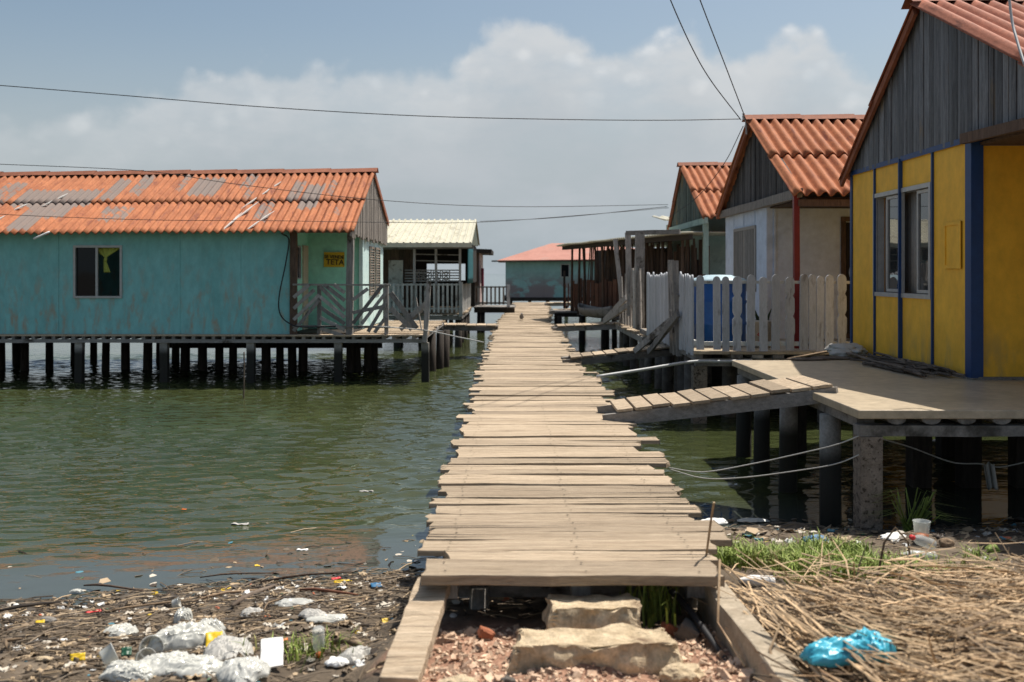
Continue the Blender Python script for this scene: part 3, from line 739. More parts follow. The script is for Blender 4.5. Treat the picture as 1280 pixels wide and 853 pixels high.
    while x < -1.8:
        j.box(x, x + 0.07, 19.88, 25.4, -1.315, -1.252); x += 0.20
    j.build('joists', M['timber'], t)
    part('shade_screen', M['darkwood'], t, lambda m: m.box(-9.0, -3.3, 25.3, 25.34, -1.9, -1.32))  # dark sheet added to stand for the dimness behind the stilts
    part('front_beam', M['timber_x'], t, lambda m: m.bar((X0, 19.93, -1.352), (-1.70, 19.93, -1.352), 0.10, 0.07, n=30, jit=0.004))
    part('rear_beam', M['timber_x'], t, lambda m: m.bar((X0, 25.2, -1.36), (-1.75, 25.2, -1.36), 0.10, 0.08))
    cols = [(px - 640) / F * 19.98 for px in (-225, -117, -9, 99, 206, 314, 423, 532)]
    stilts(t, [(x, 19.98) for x in cols], M['pilec'], 0.075, -1.39, True)
    rear = [(2,22.6),(22,24),(31,22.3),(62,22.6),(92,24),(117,24.4),(131,22.3),(157,22.6),(184,22.4),(200,24.4),(231,22.4),(219,24.6),(253,22.3),(274,22.5),(291,22.6),(333,22.0),(350,22.1),(366,22.0),(378,22.2),(437,22.0),(447,22.1),(459,22.2),(467,22.3),(-40,22.5),(-80,22.5),(540,22.3),(549,22.8),(556,23.2)]
    stilts(t, [((px - 640) / F * y, y) for px, y in rear], M['darkwood'], 0.095, -1.32)
    part('porch_post', M['brownwood'], t, lambda m: m.bar((-4.38, 19.97, -1.22), (-4.38, 19.97, 0.84), 0.13, 0.12, n=6, jit=0.006))
    part('porch_post', M['timber'], t, lambda m: m.bar((-3.26, 19.97, -1.22), (-3.24, 19.97, 0.82), 0.13, 0.11, n=6, jit=0.008))
    return t
teal_house()

def teal_railing():
    Y = 19.9
    t = thing('porch_railing', 'grey railing of slanted slats in chevrons along the turquoise house porch', 'railing', (-3.3, Y, -1.22))
    q = lambda px, py, dy=0.0: P(px, py, Y + dy)
    part('top_rail', M['timber_x'], t, lambda m: m.bar(q(366, 356), q(488, 356.5), 0.05, 0.035, n=8, jit=0.003))
    part('bottom_rail', M['timber_x'], t, lambda m: m.bar(q(366, 408), q(488, 409), 0.05, 0.04, n=8, jit=0.003))
    for px in (399, 483):
        part('post', M['timber'], t, lambda m: m.bar(q(px, 418, .05), q(px, 355, .05), 0.075, 0.07, n=4, jit=0.004))
    sl = []
    for k in range(4): sl.append((367, 372 + 14 * k, 367 + min(32, 20 + 6 * k), 356 + 8 * k * (0.8 if k else 0)))
    for k in range(5): sl.append((400, 358 + 13 * k, 431, 389 + 8 * k))
    sl += [(405, 356, 431, 376), (417, 356, 431, 366)]
    sl += [(441, 375, 460, 361), (441, 405, 478, 357), (452, 405, 482, 366), (460, 415, 482, 378), (468, 416, 482, 397), (441, 391, 482, 383)]
    for (a, b, c, d) in sl:
        part('slat', M['timber'], t, lambda m: m.bar(q(a, b, -.02), q(c, d, -.02), 0.018, 0.07, up=Vector((0, 0, 1)), n=3, jit=0.004))
    # broken end sloping out to the leaning corner post
    for (a, b, c, d, dy) in ((488, 366, 521, 411, .0), (488, 385, 515, 412, .04), (510, 398, 532, 380, .02), (500, 412, 528, 386, .1), (520, 372, 527, 412, .06)):
        part('loose_board', M['timber'], t, lambda m: m.bar(q(a, b, dy), q(c, d, dy), 0.02, 0.10, up=Vector((0, 0, 1)), n=3, jit=0.005))
    part('corner_post', M['timber'], t, lambda m: m.bar(q(531, 428, -.1), q(536, 352, -.1), 0.09, 0.08, n=5, jit=0.008))
teal_railing()

# hand painted board on the porch wall
def sign():
    t = thing('hand_painted_sign', 'small yellow board with black hand lettering on the mint porch wall', 'sign', P(418, 334, 21.74))
    a = P(405, 334, 21.73); b = P(430.5, 315.5, 21.73)
    part('board', M['signyellow'], t, lambda m: m.box(a.x, b.x, 21.71, 21.735, a.z, b.z, 0.5))
    for txt, z, size, dx in (('SE VENDE', 0.66, 0.098, 0.0), ('TETA', 0.24, 0.165, 0.02)):
        cu = bpy.data.curves.new('lettering', 'FONT'); cu.body = txt; cu.size = size; cu.align_x = 'CENTER'; cu.extrude = 0.002; cu.offset = 0.003
        tmp = bpy.data.objects.new('tmp', cu); COL.objects.link(tmp)
        dg = bpy.context.evaluated_depsgraph_get(); me = bpy.data.meshes.new_from_object(tmp.evaluated_get(dg)); bpy.data.objects.remove(tmp)
        me.materials.clear(); me.materials.append(M['ink']); me.name = 'lettering'
        o = bpy.data.objects.new('lettering', me); COL.objects.link(o)
        o.rotation_euler = (math.radians(90), math.radians(2), 0); o.parent = t
        o.location = Vector(((a.x + b.x) / 2 + dx, 21.705, a.z + (b.z - a.z) * (z - 0.08))) - WL[t.name]
sign()
def cable(label, pts, r=0.010, mat='cable', sag=0.0, n=24, group=None, name='power_cable', cat='cable', segs=5):
    pts = [Vector(p) for p in pts]; path = []
    if len(pts) == 2:
        for i in range(n + 1):
            t = i / n; p = pts[0].lerp(pts[1], t); p.z -= sag * 4 * t * (1 - t); path.append(p)
    else:
        ext = [pts[0] * 2 - pts[1]] + pts + [pts[-1] * 2 - pts[-2]]
        for k in range(1, len(ext) - 2):
            for i in range(8):
                t = i / 8; a, b, c, d = ext[k-1:k+3]
                path.append(0.5 * ((2*b) + (c-a)*t + (2*a-5*b+4*c-d)*t*t + (3*b-a-3*c+d)*t**3))
        path.append(pts[-1])
    return single(name, M[mat], label, cat, lambda m: m.tube(path, r, segs), group, smooth=True)
cable('black cable looping down the turquoise wall beside the porch', [P(352,292,19.9),P(361,300,19.85),P(357,330,19.85),P(349,370,19.85),P(350,392,19.85),P(361,404,19.8),P(378,409,19.78),P(420,408,19.78)], 0.014)

# ------------------------------------------------------------------ cream roofed hut and what stands behind it (left, farther)
def cream_hut():
    Y = 29.3; ZD = -1.2
    t = thing('open_hut', 'open sided hut with a cream ribbed metal roof and dark slatted interior', 'hut', (-3, 32, ZW))
    q = lambda px, py, y=Y: P(px, py, y)
    # ribbed roof
    def rib(m, ridge, eave):
        n = 26; x0, x1 = -6.2, -1.17
        ry, rz = ridge; ey, ez = eave
        nn = Vector((0, -(rz - ez) if ey < ry else (rz - ez), abs(ey - ry))).normalized()
        us = []
        for i in range(n):
            for f_, h in ((0, 0), (0.62, 0), (0.70, 0.045), (0.88, 0.045), (0.96, 0)): us.append(((i + f_) / n, h))
        us.append((1.0, 0))
        vs = [];
        for (u, h) in us:
            for v in range(3):
                tt = v / 2; vs.append(Vector((x0 + (x1 - x0) * u, ry + (ey - ry) * tt, rz + (ez - rz) * tt)) + nn * h)
        m.add(vs, [(i*3+j, (i+1)*3+j, (i+1)*3+j+1, i*3+j+1) for i in range(len(us)-1) for j in range(2)])
    rid, fe, be = (33.0, 1.76), (28.9, 0.86), (36.4, 1.0)
    m = MB(); rib(m, rid, fe); rib(m, rid, be); rf = m.build('roof', M['creamroof'], t, solid=0.006)
    part('eave_trim', M['creamroof'], rf, lambda m: m.box(-6.2, -1.17, 28.87, 28.9, 0.76, 0.89))
    part('roof_end', M['gablegreen'], t, lambda m: m.add([(-1.22, 29.0, .84), (-1.22, 36.2, 1.0), (-1.22, 33, 1.7), (-1.25, 29.0, .84), (-1.25, 36.2, 1.0), (-1.25, 33, 1.7)], [(0,1,2),(3,5,4),(0,3,4,1),(1,4,5,2),(2,5,3,0)]))
    d = MB(); planking(d, -6.2, -1.45, Y - .15, 36.5, ZD, 'x', 0.16, 0.26, 0.03, 0.06); d.build('deck', M['plank'], t)
    part('deck_beam', M['timber_x'], t, lambda m: m.bar((-6.2, Y - .05, ZD - .1), (-1.5, Y - .05, ZD - .1), 0.12, 0.13))
    part('deck_beam', M['timber_x'], t, lambda m: m.bar((-1.55, Y, ZD - .1), (-1.55, 36.4, ZD - .1), 0.12, 0.13))
    stilts(t, [(-1.6, Y + .1), (-1.6, 31.4), (-1.6, 34), (-1.6, 36), (-2.6, Y + .2), (-3.4, Y + .2), (-2.2, 33), (-3.0, 33), (-3.6, 31), (-3.8, 34)], M['darkwood'], 0.10, ZD - .1)
    # brown boarded left part and a pale door
    b = MB(); x = -6.0
    while x < -2.98:
        w_ = R.uniform(0.1, 0.18); b.box(x, x + w_ - .01, Y + 1.0 + R.uniform(0, .02), Y + 1.04, ZD, 0.85); x += w_
    b.build('board_wall', M['brownwood'], t)
    dr = part('door', M['rail_white'], t, lambda m: m.box(q(486, 0, Y + 1).x, q(504, 0, Y + 1).x, Y + .94, Y + .99, ZD, q(0, 325, Y).z))
    # dark back wall so the room stays dim, with two lit gaps like the photo
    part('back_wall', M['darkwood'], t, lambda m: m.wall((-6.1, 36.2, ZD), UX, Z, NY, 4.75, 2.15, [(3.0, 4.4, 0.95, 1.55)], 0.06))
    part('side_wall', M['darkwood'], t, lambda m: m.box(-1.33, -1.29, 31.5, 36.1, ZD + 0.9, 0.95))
    for px in (518, 545, 575):
        part('post', M['timber'], t, lambda m: m.bar(q(px, 394), q(px, 305), 0.07, 0.07))
    part('beam', M['timber_x'], t, lambda m: m.bar(q(478, 310), q(592, 309), 0.08, 0.10))
    def lv(m):
        for i in range(5):
            m.bar(q(506, 338 + 3.4 * i, Y + .3), q(574, 338 + 3.4 * i, Y + .3), 0.03, 0.035)
        for py in (318, 326): m.bar(q(520, py, Y + .35), q(574, py + 1, Y + .35), 0.03, 0.03)
    part('window_bars', M['timber_x'], t, lv)
    def blocks(m):
        for k in range(4):
            c = q(523 + 11.5 * k, 345, Y + 3)
            for r_ in range(10):
                a0 = r_ / 10 * 2 * math.pi; a1 = (r_ + 1) / 10 * 2 * math.pi
                m.bar(c + Vector((math.cos(a0), 0, math.sin(a0))) * .13, c + Vector((math.cos(a1), 0, math.sin(a1))) * .13, 0.03, 0.035)
            m.bar(c + Vector((-.13, 0, -.16)), c + Vector((.13, 0, .16)), 0.03, 0.03); m.bar(c + Vector((.13, 0, -.16)), c + Vector((-.13, 0, .16)), 0.03, 0.03)
    part('breeze_blocks', M['rail_white'], t, blocks)
    part('side_net', M['netblue'], t, lambda m: m.grid(lambda u, v: Vector((-1.30 + .04 * math.sin(u * 25), 29.3 + 3.6 * u, -0.3 + 1.15 * v)), 40, 6), smooth=True, solid=0.004)
    # balustrade: front and side
    f = thing('balustrade', 'white balustrade around the deck of the cream roofed hut', 'railing', (-3, Y, ZD))
    part('top_rail', M['rail_white'], f, lambda m: m.bar(q(478, 356, Y - .1), q(577, 356, Y - .1), 0.06, 0.05))
    part('bottom_rail', M['rail_white'], f, lambda m: m.bar(q(478, 386, Y - .1), q(577, 386, Y - .1), 0.06, 0.05))
    for i in range(17):
        px = 481 + i * 5.6
        part('baluster', M['rail_white'], f, lambda m: m.bar(q(px, 391, Y - .12), q(px, 354.5, Y - .12), 0.06, 0.025, n=2, jit=.003))
    part('corner_post', M['rail_white'], f, lambda m: m.bar(q(576, 396, Y - .12), q(576, 353, Y - .12), 0.11, 0.11))
    x = q(576, 0, Y).x
    for i in range(20):
        y = Y + .25 + i * .36
        part('baluster', M['rail_white'], f, lambda m: m.bar((x, y, ZD), (x, y, -0.33), 0.20, 0.025, up=Vector((1, 0, 0))))
    part('side_rail', M['rail_white'], f, lambda m: m.bar((x - .03, Y, -0.36), (x - .03, 36.6, -0.36), 0.05, 0.05))
    # small hut behind with dark roof, pink wall
    h = thing('far_shed', 'small shed with dark flat roof and pink wall behind the cream roofed hut', 'shed', (-2, 41, ZW))
    part('roof', M['darkwood'], h, lambda m: m.bar((-5, 41, 1.0), (-0.80, 41, 0.86), 4.5, 0.16))
    part('wall', M['pinkwall'], h, lambda m: m.wall((-1.25, 39, -1.2), UY, Z, UX, 4, 2.15, [(0.5, 1.2, 0.8, 1.7)], 0.08))
    part('front_wall', M['brownwood'], h, lambda m: m.wall((-5, 39, -1.2), UX, Z, NY, 3.7, 2.15, [(1.6, 3.5, .8, 1.7)], 0.08))
    part('floor', M['timber_x'], h, lambda m: m.box(-5, -1.1, 38.8, 43, -1.32, -1.22))
    stilts(h, [(-1.3, 39), (-1.3, 42.5), (-2.4, 39)], M['darkwood'], 0.1, -1.3)
    single('hanging_cloth', M['cloth_red'], 'maroon cloth hanging beside the pink walled shed', 'cloth',
           lambda m: m.grid(lambda u, v: Vector((-1.17 + .05 * math.sin(u * 11) + .02, 38.7 + .5 * u, -0.55 + .75 * v - .25 * u * (1 - v))), 14, 8), smooth=True, solid=0.006)
    # low railing on the landing beside the boardwalk
    g = thing('landing_railing', 'grey baluster railing on the small landing left of the boardwalk', 'railing', (-.8, 36.8, -1.25))
    q2 = lambda px, py: P(px, py, 36.8)
    part('top_rail', M['timber_x'], g, lambda m: m.bar(q2(590, 359), q2(636, 359), .05, .05)); part('bottom_rail', M['timber_x'], g, lambda m: m.bar(q2(590, 379), q2(636, 379), .05, .06))
    for i in range(9):
        px = 593 + i * 5.2
        part('baluster', M['timber'], g, lambda m: m.bar(q2(px, 381), q2(px, 358), .07, .03))
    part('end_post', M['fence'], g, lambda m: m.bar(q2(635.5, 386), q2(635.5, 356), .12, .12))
    l = thing('landing', 'dark timber landing joining the boardwalk beyond the cream roofed hut', 'platform', (-.8, 37.5, ZW))
    d = MB(); planking(d, -1.4, 0.1, 36.7, 39, -1.24, 'x', .16, .25, .03, .04); d.build('deck', M['timber_x'], l)
    part('beam', M['darkwood'], l, lambda m: m.bar((-1.4, 36.8, -1.36), (.1, 36.8, -1.36), .12, .18))
    stilts(l, [(-1.1, 36.9), (-.2, 36.9)], M['darkwood'], .09, -1.4)
cream_hut()

# ------------------------------------------------------------------ boardwalk
def boardwalk():
    t = thing('boardwalk', 'long boardwalk of uneven sun bleached planks leading over the water', 'walkway', (0.3, 4.8, ZW))
    m = MB()
    y = 4.74; k = 0
    def edges(y):
        off = sstep(26, 48, y) * 0.55
        wob = 0.06 * mn.noise(Vector((y * .35, 2, 0)))
        return -0.46 + off + wob * .7, 1.13 + off + wob * .5 + 0.05 * mn.noise(Vector((y * .5, 8, 0)))
    off_ = lambda y: sstep(26, 48, y) * .55
    nearw = [0.27, 0.19, 0.21, 0.17, 0.25, 0.20, 0.22, 0.16, 0.22]
    while y < 50:
        w_ = nearw[k] if k < len(nearw) else R.uniform(0.15, 0.29)
        a, b = edges(y)
        e = 0.13 if k else 0.02
        a += R.uniform(-e * .75, e * .6) * (.6 if y < 9 else 1); b += R.uniform(-e * 1.1, e) * (.45 if y < 7.5 else .9)
        if k == 0: a, b = -0.415, 1.0
        if k == 1: a, b = -0.33, 1.02
        if k == 2: a, b = -0.47, 1.07
        n = 26; vs = []; fs = []
        th = R.uniform(0.026, 0.038); zz = -1.45 + R.uniform(-0.007, 0.006) + 0.025 * mn.noise(Vector((y * .4, 0, 3)))
        if k == 0: zz = -1.443; th = 0.05
        yaw = R.uniform(-0.022, 0.022) * (0.2 if k == 0 else 1); cup = R.uniform(-0.003, 0.005); sd = R.uniform(0, 99); tilt = R.uniform(-.008, .008)
        wt = R.uniform(-.10, .10)
        split = R.random() < 0.7 and k > 0; sgap = R.uniform(.007, .018) if y < 9 else R.uniform(.004, .014)
        sp0 = R.choice((0.0, 0.65)); spv = R.uniform(-.2, .2)
        for i in range(n + 1):
            s_ = i / n; x = a + (b - a) * s_
            yc = y + w_ / 2 + yaw * (x - .3)
            ww = w_ * (1 + wt * (s_ - .5))
            ed = [-.5, -.16, .16, .5]
            row = []
            for j, e_ in enumerate(ed):
                yy = yc + e_ * (ww - sgap)
                if j == 0: yy += 0.016 * mn.noise(Vector((x * 2.5, sd, 0))) + 0.007 * mn.noise(Vector((x * 11, sd, 0)))
                if j == 3: yy += 0.016 * mn.noise(Vector((x * 2.5, sd + 5, 0))) + 0.007 * mn.noise(Vector((x * 11, sd + 5, 0)))
                xx = x
                if i in (0, n): xx += R.uniform(-.018, .018) + .03 * mn.noise(Vector((e_ * 3, sd, 2)))
                zt = zz + cup * (abs(e_) * 2) ** 2 + tilt * (s_ - .5) + 0.007 * mn.noise(Vector((x * 1.6, sd, e_)))
                row.append((xx, yy, zt))
            for (xx, yy, zt) in row: vs.append((xx, yy, zt))
            for (xx, yy, zt) in reversed(row): vs.append((xx, yy, zt - th))
            if i:
                o_ = 8 * (i - 1)
                for j in range(8): fs.append((o_ + j, o_ + (j + 1) % 8, o_ + 8 + (j + 1) % 8, o_ + 8 + j))
        fs.append(tuple(range(8))); fs.append(tuple(8 * n + j for j in reversed(range(8))))
        m.add(vs, fs, R.uniform(.15, .85))
        if split:      # a crack running in from one end, a thin dark sliver standing just proud
            L = (b - a) * R.uniform(.2, .65)
            x0 = a - .01 if sp0 == 0 else b - L
            yc = y + w_ * (.5 + spv)
            vv = []; ff = []
            for i in range(8):
                s_ = i / 7; x = x0 + L * s_; hw = 0.007 * ((1 - s_) if sp0 == 0 else s_) + 0.001
                yy = yc + yaw * (x - .3) + .012 * mn.noise(Vector((x * 4, sd, 1)))
                zt = zz + cup * .1 + tilt * ((x - a) / (b - a) - .5) + 0.0105
                vv += [(x, yy - hw, zt), (x, yy + hw, zt)]
                if i: ff.append((2*i-2, 2*i-1, 2*i+1, 2*i))
            m.add(vv, ff, -1.2)
        for xn in (-.32, .34, .92):      # rusty nail heads over the stringers
            if a + .05 < xn + off_(y) < b - .05 and y < 14:
                for e_ in (-.28, .25):
                    xx = xn + off_(y) + R.uniform(-.02, .02); yy = y + w_ / 2 + e_ * w_ + yaw * (xx - .3)
                    zt = zz + cup * .3 + tilt * ((xx - a) / (b - a) - .5) + 0.0075
                    m.add([(xx + .007 * math.cos(q), yy + .007 * math.sin(q), zt) for q in (0, 1.05, 2.1, 3.14, 4.2, 5.24)], [tuple(range(6))], -1.0)
        y += w_ + max(0.0, R.uniform(-0.006, 0.010)); k += 1
        if R.random() < 0.06: y += 0.04
    m.build('planking', M['plank'], t, bevel=0.004)
    for x in (-.32, .34, .92):
        part('stringer', M['timber'], t, lambda q: (q.bar((x, 4.95, -1.56), (x, 26, -1.56), .09, .12, n=20, jit=.006), q.bar((x, 26, -1.56), (x + .55, 49.8, -1.56), .09, .12, n=20, jit=.006)))
    yy = 5.18
    while yy < 49:
        off = sstep(26, 48, yy) * .55
        for x in ((-.17 if yy < 6 else -.30), .95):
            mm = MB(); r_ = .052 if yy < 6 else R.uniform(.05, .07)
            mm.tube([(x + off, yy, -3.1), (x + off, yy, -1.63)], [r_ * 1.05, r_], 12); mm.build('pile', M['concrete' if yy < 6 else 'stilt'], t, smooth=True)
        part('crosspiece', M['timber_x'], t, lambda q: q.bar((-.45 + off, yy + .08, -1.66), (1.1 + off, yy + .08, -1.66), .07, .08))
        yy += 2.4
    return t
boardwalk()

def footbridge(label, a0, a1, b0, b1, n, thick=0.03, beam=0.11, mat='plank', posts=()):
    """short plank bridge; a0/a1 near and far corner at one end, b0/b1 at the other"""
    a0, a1, b0, b1 = map(Vector, (a0, a1, b0, b1))
    t = thing('footbridge', label, 'footbridge', (a0 + b1) / 2, 'short plank bridges joining the boardwalk to the decks')
    m = MB()
    for i in range(n):
        s0 = i / n + .006; s1 = (i + 1) / n - .004
        o0 = R.uniform(-.05, .05); zz = R.uniform(-.008, .01)
        vs = []
        for (s_) in (s0, s1):
            p = a0.lerp(b0, s_); q = a1.lerp(b1, s_); d = (q - p).normalized()
            p = p - d * (.02 + o0); q = q + d * R.uniform(0, .06)
            for z_ in (zz, zz - thick):
                vs += [p + Z * z_, q + Z * z_]
        m.add(vs, [(0,1,5,4),(2,6,7,3),(0,2,3,1),(4,5,7,6),(0,4,6,2),(1,3,7,5)])
    m.build('planks', M[mat], t, bevel=.004)
    dv = (b0 - a0).normalized()
    for (p, q) in ((a0.lerp(a1, .06), b0.lerp(b1, .06)), (a0.lerp(a1, .88), b0.lerp(b1, .88))):
        part('beam', M['timber_x'], t, lambda k: k.bar(p - dv * .12 - Z * (thick + beam / 2 + .012), q + dv * .05 - Z * (thick + beam / 2 + .012), .08, beam, n=6, jit=.005))
    for (x, y, zt) in posts:
        part('post', M['stilt'], t, lambda k: k.tube([(x, y, -3), (x, y, zt)], .06, 8), smooth=True)
    return t
footbridge('sloping footbridge of short planks rising to the yellow house deck', (1.02, 9.72, -1.33), (1.02, 10.45, -1.33), (2.82, 8.72, -0.965), (2.78, 9.42, -0.965), 11, .03, .12)
footbridge('level footbridge running from the boardwalk to the picket fence corner', (.95, 16.25, -1.36), (.95, 16.85, -1.36), (2.75, 16.9, -1.24), (2.75, 17.5, -1.24), 9)
footbridge('short footbridge ending at the pile of grey palings', (1.15, 25.2, -1.33), (1.15, 26.1, -1.33), (2.95, 25.4, -1.26), (2.95, 26.3, -1.26), 8)
footbridge('narrow footbridge beside the rust brown shack', (1.5, 36, -1.33), (1.5, 37, -1.33), (2.7, 36, -1.28), (2.7, 37, -1.28), 6)
footbridge('farthest footbridge in front of the pink roofed house', (1.6, 45, -1.33), (1.6, 46, -1.33), (3.5, 45, -1.30), (3.5, 46, -1.30), 6)
footbridge('low footbridge from the boardwalk to the turquoise house deck', (-2.2, 25.4, -1.3), (-2.2, 26.2, -1.3), (-.42, 25.6, -1.33), (-.42, 26.4, -1.33), 7)
def landing2():
    t = thing('plank_platform', 'shabby grey platform with low posts beside the far boardwalk', 'platform', (2.2, 33, ZW))
    d = MB(); planking(d, 1.35, 3.4, 31.5, 33.5, -1.22, 'x', .2, .3, .03, .1); d.build('deck', M['timber_x'], t)
    part('beam', M['darkwood'], t, lambda m: m.bar((1.35, 31.6, -1.32), (3.4, 31.6, -1.32), .1, .12))
    stilts(t, [(1.5, 31.6), (2.2, 31.6), (3.0, 31.6), (1.5, 33.3), (2.3, 33.2)], M['darkwood'], .08, -1.34)
landing2()
# a grey bird standing on the boardwalk
def bird():
    c = P(652, 402, 30.2); c.z = -1.44
    def fn(m):
        pts = [c + Vector(v) for v in ((0,.17,.06),(0,.10,.085),(0,.04,.11),(0,-.02,.125),(0,-.065,.155),(0,-.085,.19),(0,-.10,.215),(0,-.125,.213),(0,-.15,.205))]
        m.tube(pts, [.012,.03,.06,.068,.05,.03,.033,.02,.004], 12, .5)
        for s_ in (-.025, .025): m.tube([c + Vector((s_, 0, .09)), c + Vector((s_, 0, .0))], .006, 5, .5)
    single('bird', M['dove'], 'small grey bird standing on the distant boardwalk planks', 'bird', fn, smooth=True)
bird()

# ------------------------------------------------------------------ far pink roofed house
def far_house():
    Y = 54.0; t = thing('stilt_house', 'distant worn teal house with faded pink hipped roof at the boardwalk end', 'house', (3, 57, ZW))
    x0 = -0.35
    part('wall', M['farteal'], t, lambda m: m.wall((x0, Y, -1.3), UX, Z, NY, 8, 2.06, [(2.98, 3.48, 1.08, 1.82)], .1, .5))
    part('side_wall', M['farteal'], t, lambda m: m.wall((x0, Y + .1, -1.3), UY, Z, NX, 6, 2.06, [], .1, .3))
    f = MB(); frame(f, (x0 + 2.98, Y, -.22), UX, Z, NY, .5, .74, .05, .05); wf = f.build('window', M['rail_white'], t)
    part('pane', M['glass'], wf, lambda m: quad(m, (x0 + 3.03, Y + .04, -.17), UX, Z, .4, .64, NY))
    for x in (.9, 2.05): part('cover_strip', M['farteal'], t, lambda m: m.box(x0 + x, x0 + x + .06, Y - .02, Y - .001, -1.28, .74))
    def rf(m):
        a, b, c, d = (x0 - .45, Y - .5, .70), (8.5, Y - .5, .80), (8.5, Y + 6.6, .8), (x0 - .45, Y + 6.6, .70)
        e, g = (2.25, Y + 2.6, 1.72), (6, Y + 3.0, 1.72)
        m.add([a, b, c, d, e, g], [(0,1,5,4),(1,2,5),(2,3,4,5),(3,0,4)], .5)
    part('roof', M['pinkroof'], t, rf, solid=.05)
    part('eave_board', M['darkwood'], t, lambda m: m.bar((x0 - .75, Y - .42, .66), (8.4, Y - .42, .72), .06, .08))
    part('floor_beam', M['darkwood'], t, lambda m: m.box(x0 - .1, 8, Y - .1, Y + 6, -1.5, -1.3))
    stilts(t, [(x0 + .3 + 1.0 * i, Y + .2) for i in range(7)], M['darkwood'], .1, -1.45)
far_house()

# ------------------------------------------------------------------ dark shack and palings on the right
def shack():
    t = thing('timber_shack', 'dark open shack of rusty sheets and poles under a flat metal roof', 'shack', (4, 28, ZW))
    a, b, c, d = Vector((1.42, 32.0, .92)), Vector((3.9, 22.9, .95)), Vector((8, 25, 1.05)), Vector((5.5, 36, 1.0))
    def rf(m):
        n = 60
        def fn(u, v):
            p = a.lerp(b, u); q = d.lerp(c, u); r = p.lerp(q, v); r.z += .022 * math.sin(u * n * 2 * math.pi / 1.0) + .09 * max(0, .12 - u) * -3 + .02 * mn.noise(Vector((u * 6, v * 3, 0)))
            return r
        m.grid(fn, n * 6, 4)
    rfo = part('roof', M['creamroof'], t, rf, smooth=True, solid=.012)
    part('roof_batten', M['darkwood'], rfo, lambda m: m.bar(a + Vector((.25, .2, -.1)), b + Vector((.25, .2, -.1)), .10, .12))
    def wl(m):           # ragged boarding, rust sheets below, gaps above
        for i in range(26):
            s_ = i / 25; p = (a + Vector((.55, .3, 0))).lerp(b + Vector((.55, .3, 0)), s_)
            zt = (-0.25 + R.uniform(-.1, .1)) if s_ < .75 else R.uniform(-.1, .0)
            dv = (b - a); dv.z = 0; dv.normalize()
            m.bar((p.x, p.y, -1.25), (p.x, p.y, zt), .02, .30, up=dv)
    part('lower_boarding', M['rust'], t, wl)
    for i, s_ in enumerate((.02, .09, .16, .33, .5, .62, .78, .9)):
        p = (a + Vector((.45, .2, 0))).lerp(b + Vector((.45, .2, 0)), s_)
        part('pole', M['brownwood'], t, lambda m: m.tube([(p.x, p.y, -1.3), (p.x + R.uniform(-.05, .05), p.y, .86)], [.045, .035], 7))
    for i in range(40):  # thin laths inside the open side
        s_ = R.uniform(.05, .98); p = (a + Vector((.7, .5, 0))).lerp(b + Vector((.7, .5, 0)), s_)
        part('lath', M['brownwood'], t, lambda m: m.bar((p.x, p.y, -.3), (p.x + R.uniform(-.12, .12), p.y, .84), .03, R.uniform(.02, .10)))
    ib = MB()
    for i in range(34):
        p = Vector((2.95, 31.0, 0)).lerp(Vector((4.75, 24.2, 0)), i / 33)
        ib.bar((p.x, p.y, -1.25), (p.x + R.uniform(-.02, .02), p.y, .9 - R.uniform(0, .35)), .02, R.uniform(.15, .2), up=Vector((-.25, 1, 0)))
    ib.build('inner_wall', M['brownwood'], t)
    part('back_wall', M['darkwood'], t, lambda m: m.bar((2.9, 34.8, -.2), (7.5, 25.5, -.2), .05, 2.0))
    part('floor', M['timber_x'], t, lambda m: m.add([(1.95, 32, -1.24), (4.1, 23.2, -1.24), (7.6, 25, -1.24), (5, 35.5, -1.24), (1.95, 32, -1.32), (4.1, 23.2, -1.32), (7.6, 25, -1.32), (5, 35.5, -1.32)],
         [(0,1,2,3),(7,6,5,4),(0,4,5,1),(1,5,6,2),(2,6,7,3),(3,7,4,0)]))
    stilts(t, [(2.2, 31.2), (2.7, 29.5), (3.1, 27.6), (3.6, 25.5), (4.0, 24.2), (3.2, 31), (4, 28)], M['darkwood'], .09, -1.3)
    # rust screen by the far path
    s = thing('rusty_screen', 'low rust brown screen standing beside the far platform', 'screen', (2.2, 37, -1.25))
    def sc_(m):
        for i in range(7): m.bar((1.98 + .1 * i, 37 - .3 * i, -1.25), (1.98 + .1 * i, 37 - .3 * i, R.uniform(-.42, -.3)), .03, .2)
    part('sheet', M['rust'], s, sc_); part('post', M['darkwood'], s, lambda m: m.bar((1.95, 37.1, -1.3), (1.95, 37.1, .1), .08, .08))
shack()
def canoe():
    c = Vector((2.35, 28.3, -1.28)); dr = Vector((.42, -1.6, 0)).normalized(); sd = Vector((dr.y, -dr.x, 0))
    def fn(m):
        def f_(u, v):
            s_ = 2 * u - 1; w_ = .30 * (1 - abs(s_) ** 2.4) + .02; ang = math.pi * (v - .5)
            return c + dr * (1.35 * s_) + sd * (w_ * math.sin(ang)) + Z * (.30 - .28 * math.cos(ang) + .10 * abs(s_) ** 3)
        m.grid(f_, 24, 12, .5)
    single('canoe', M['timber_x'], 'dark hollow wooden canoe drawn up against the rusty shack', 'canoe', fn, smooth=True, solid=.03)
canoe()
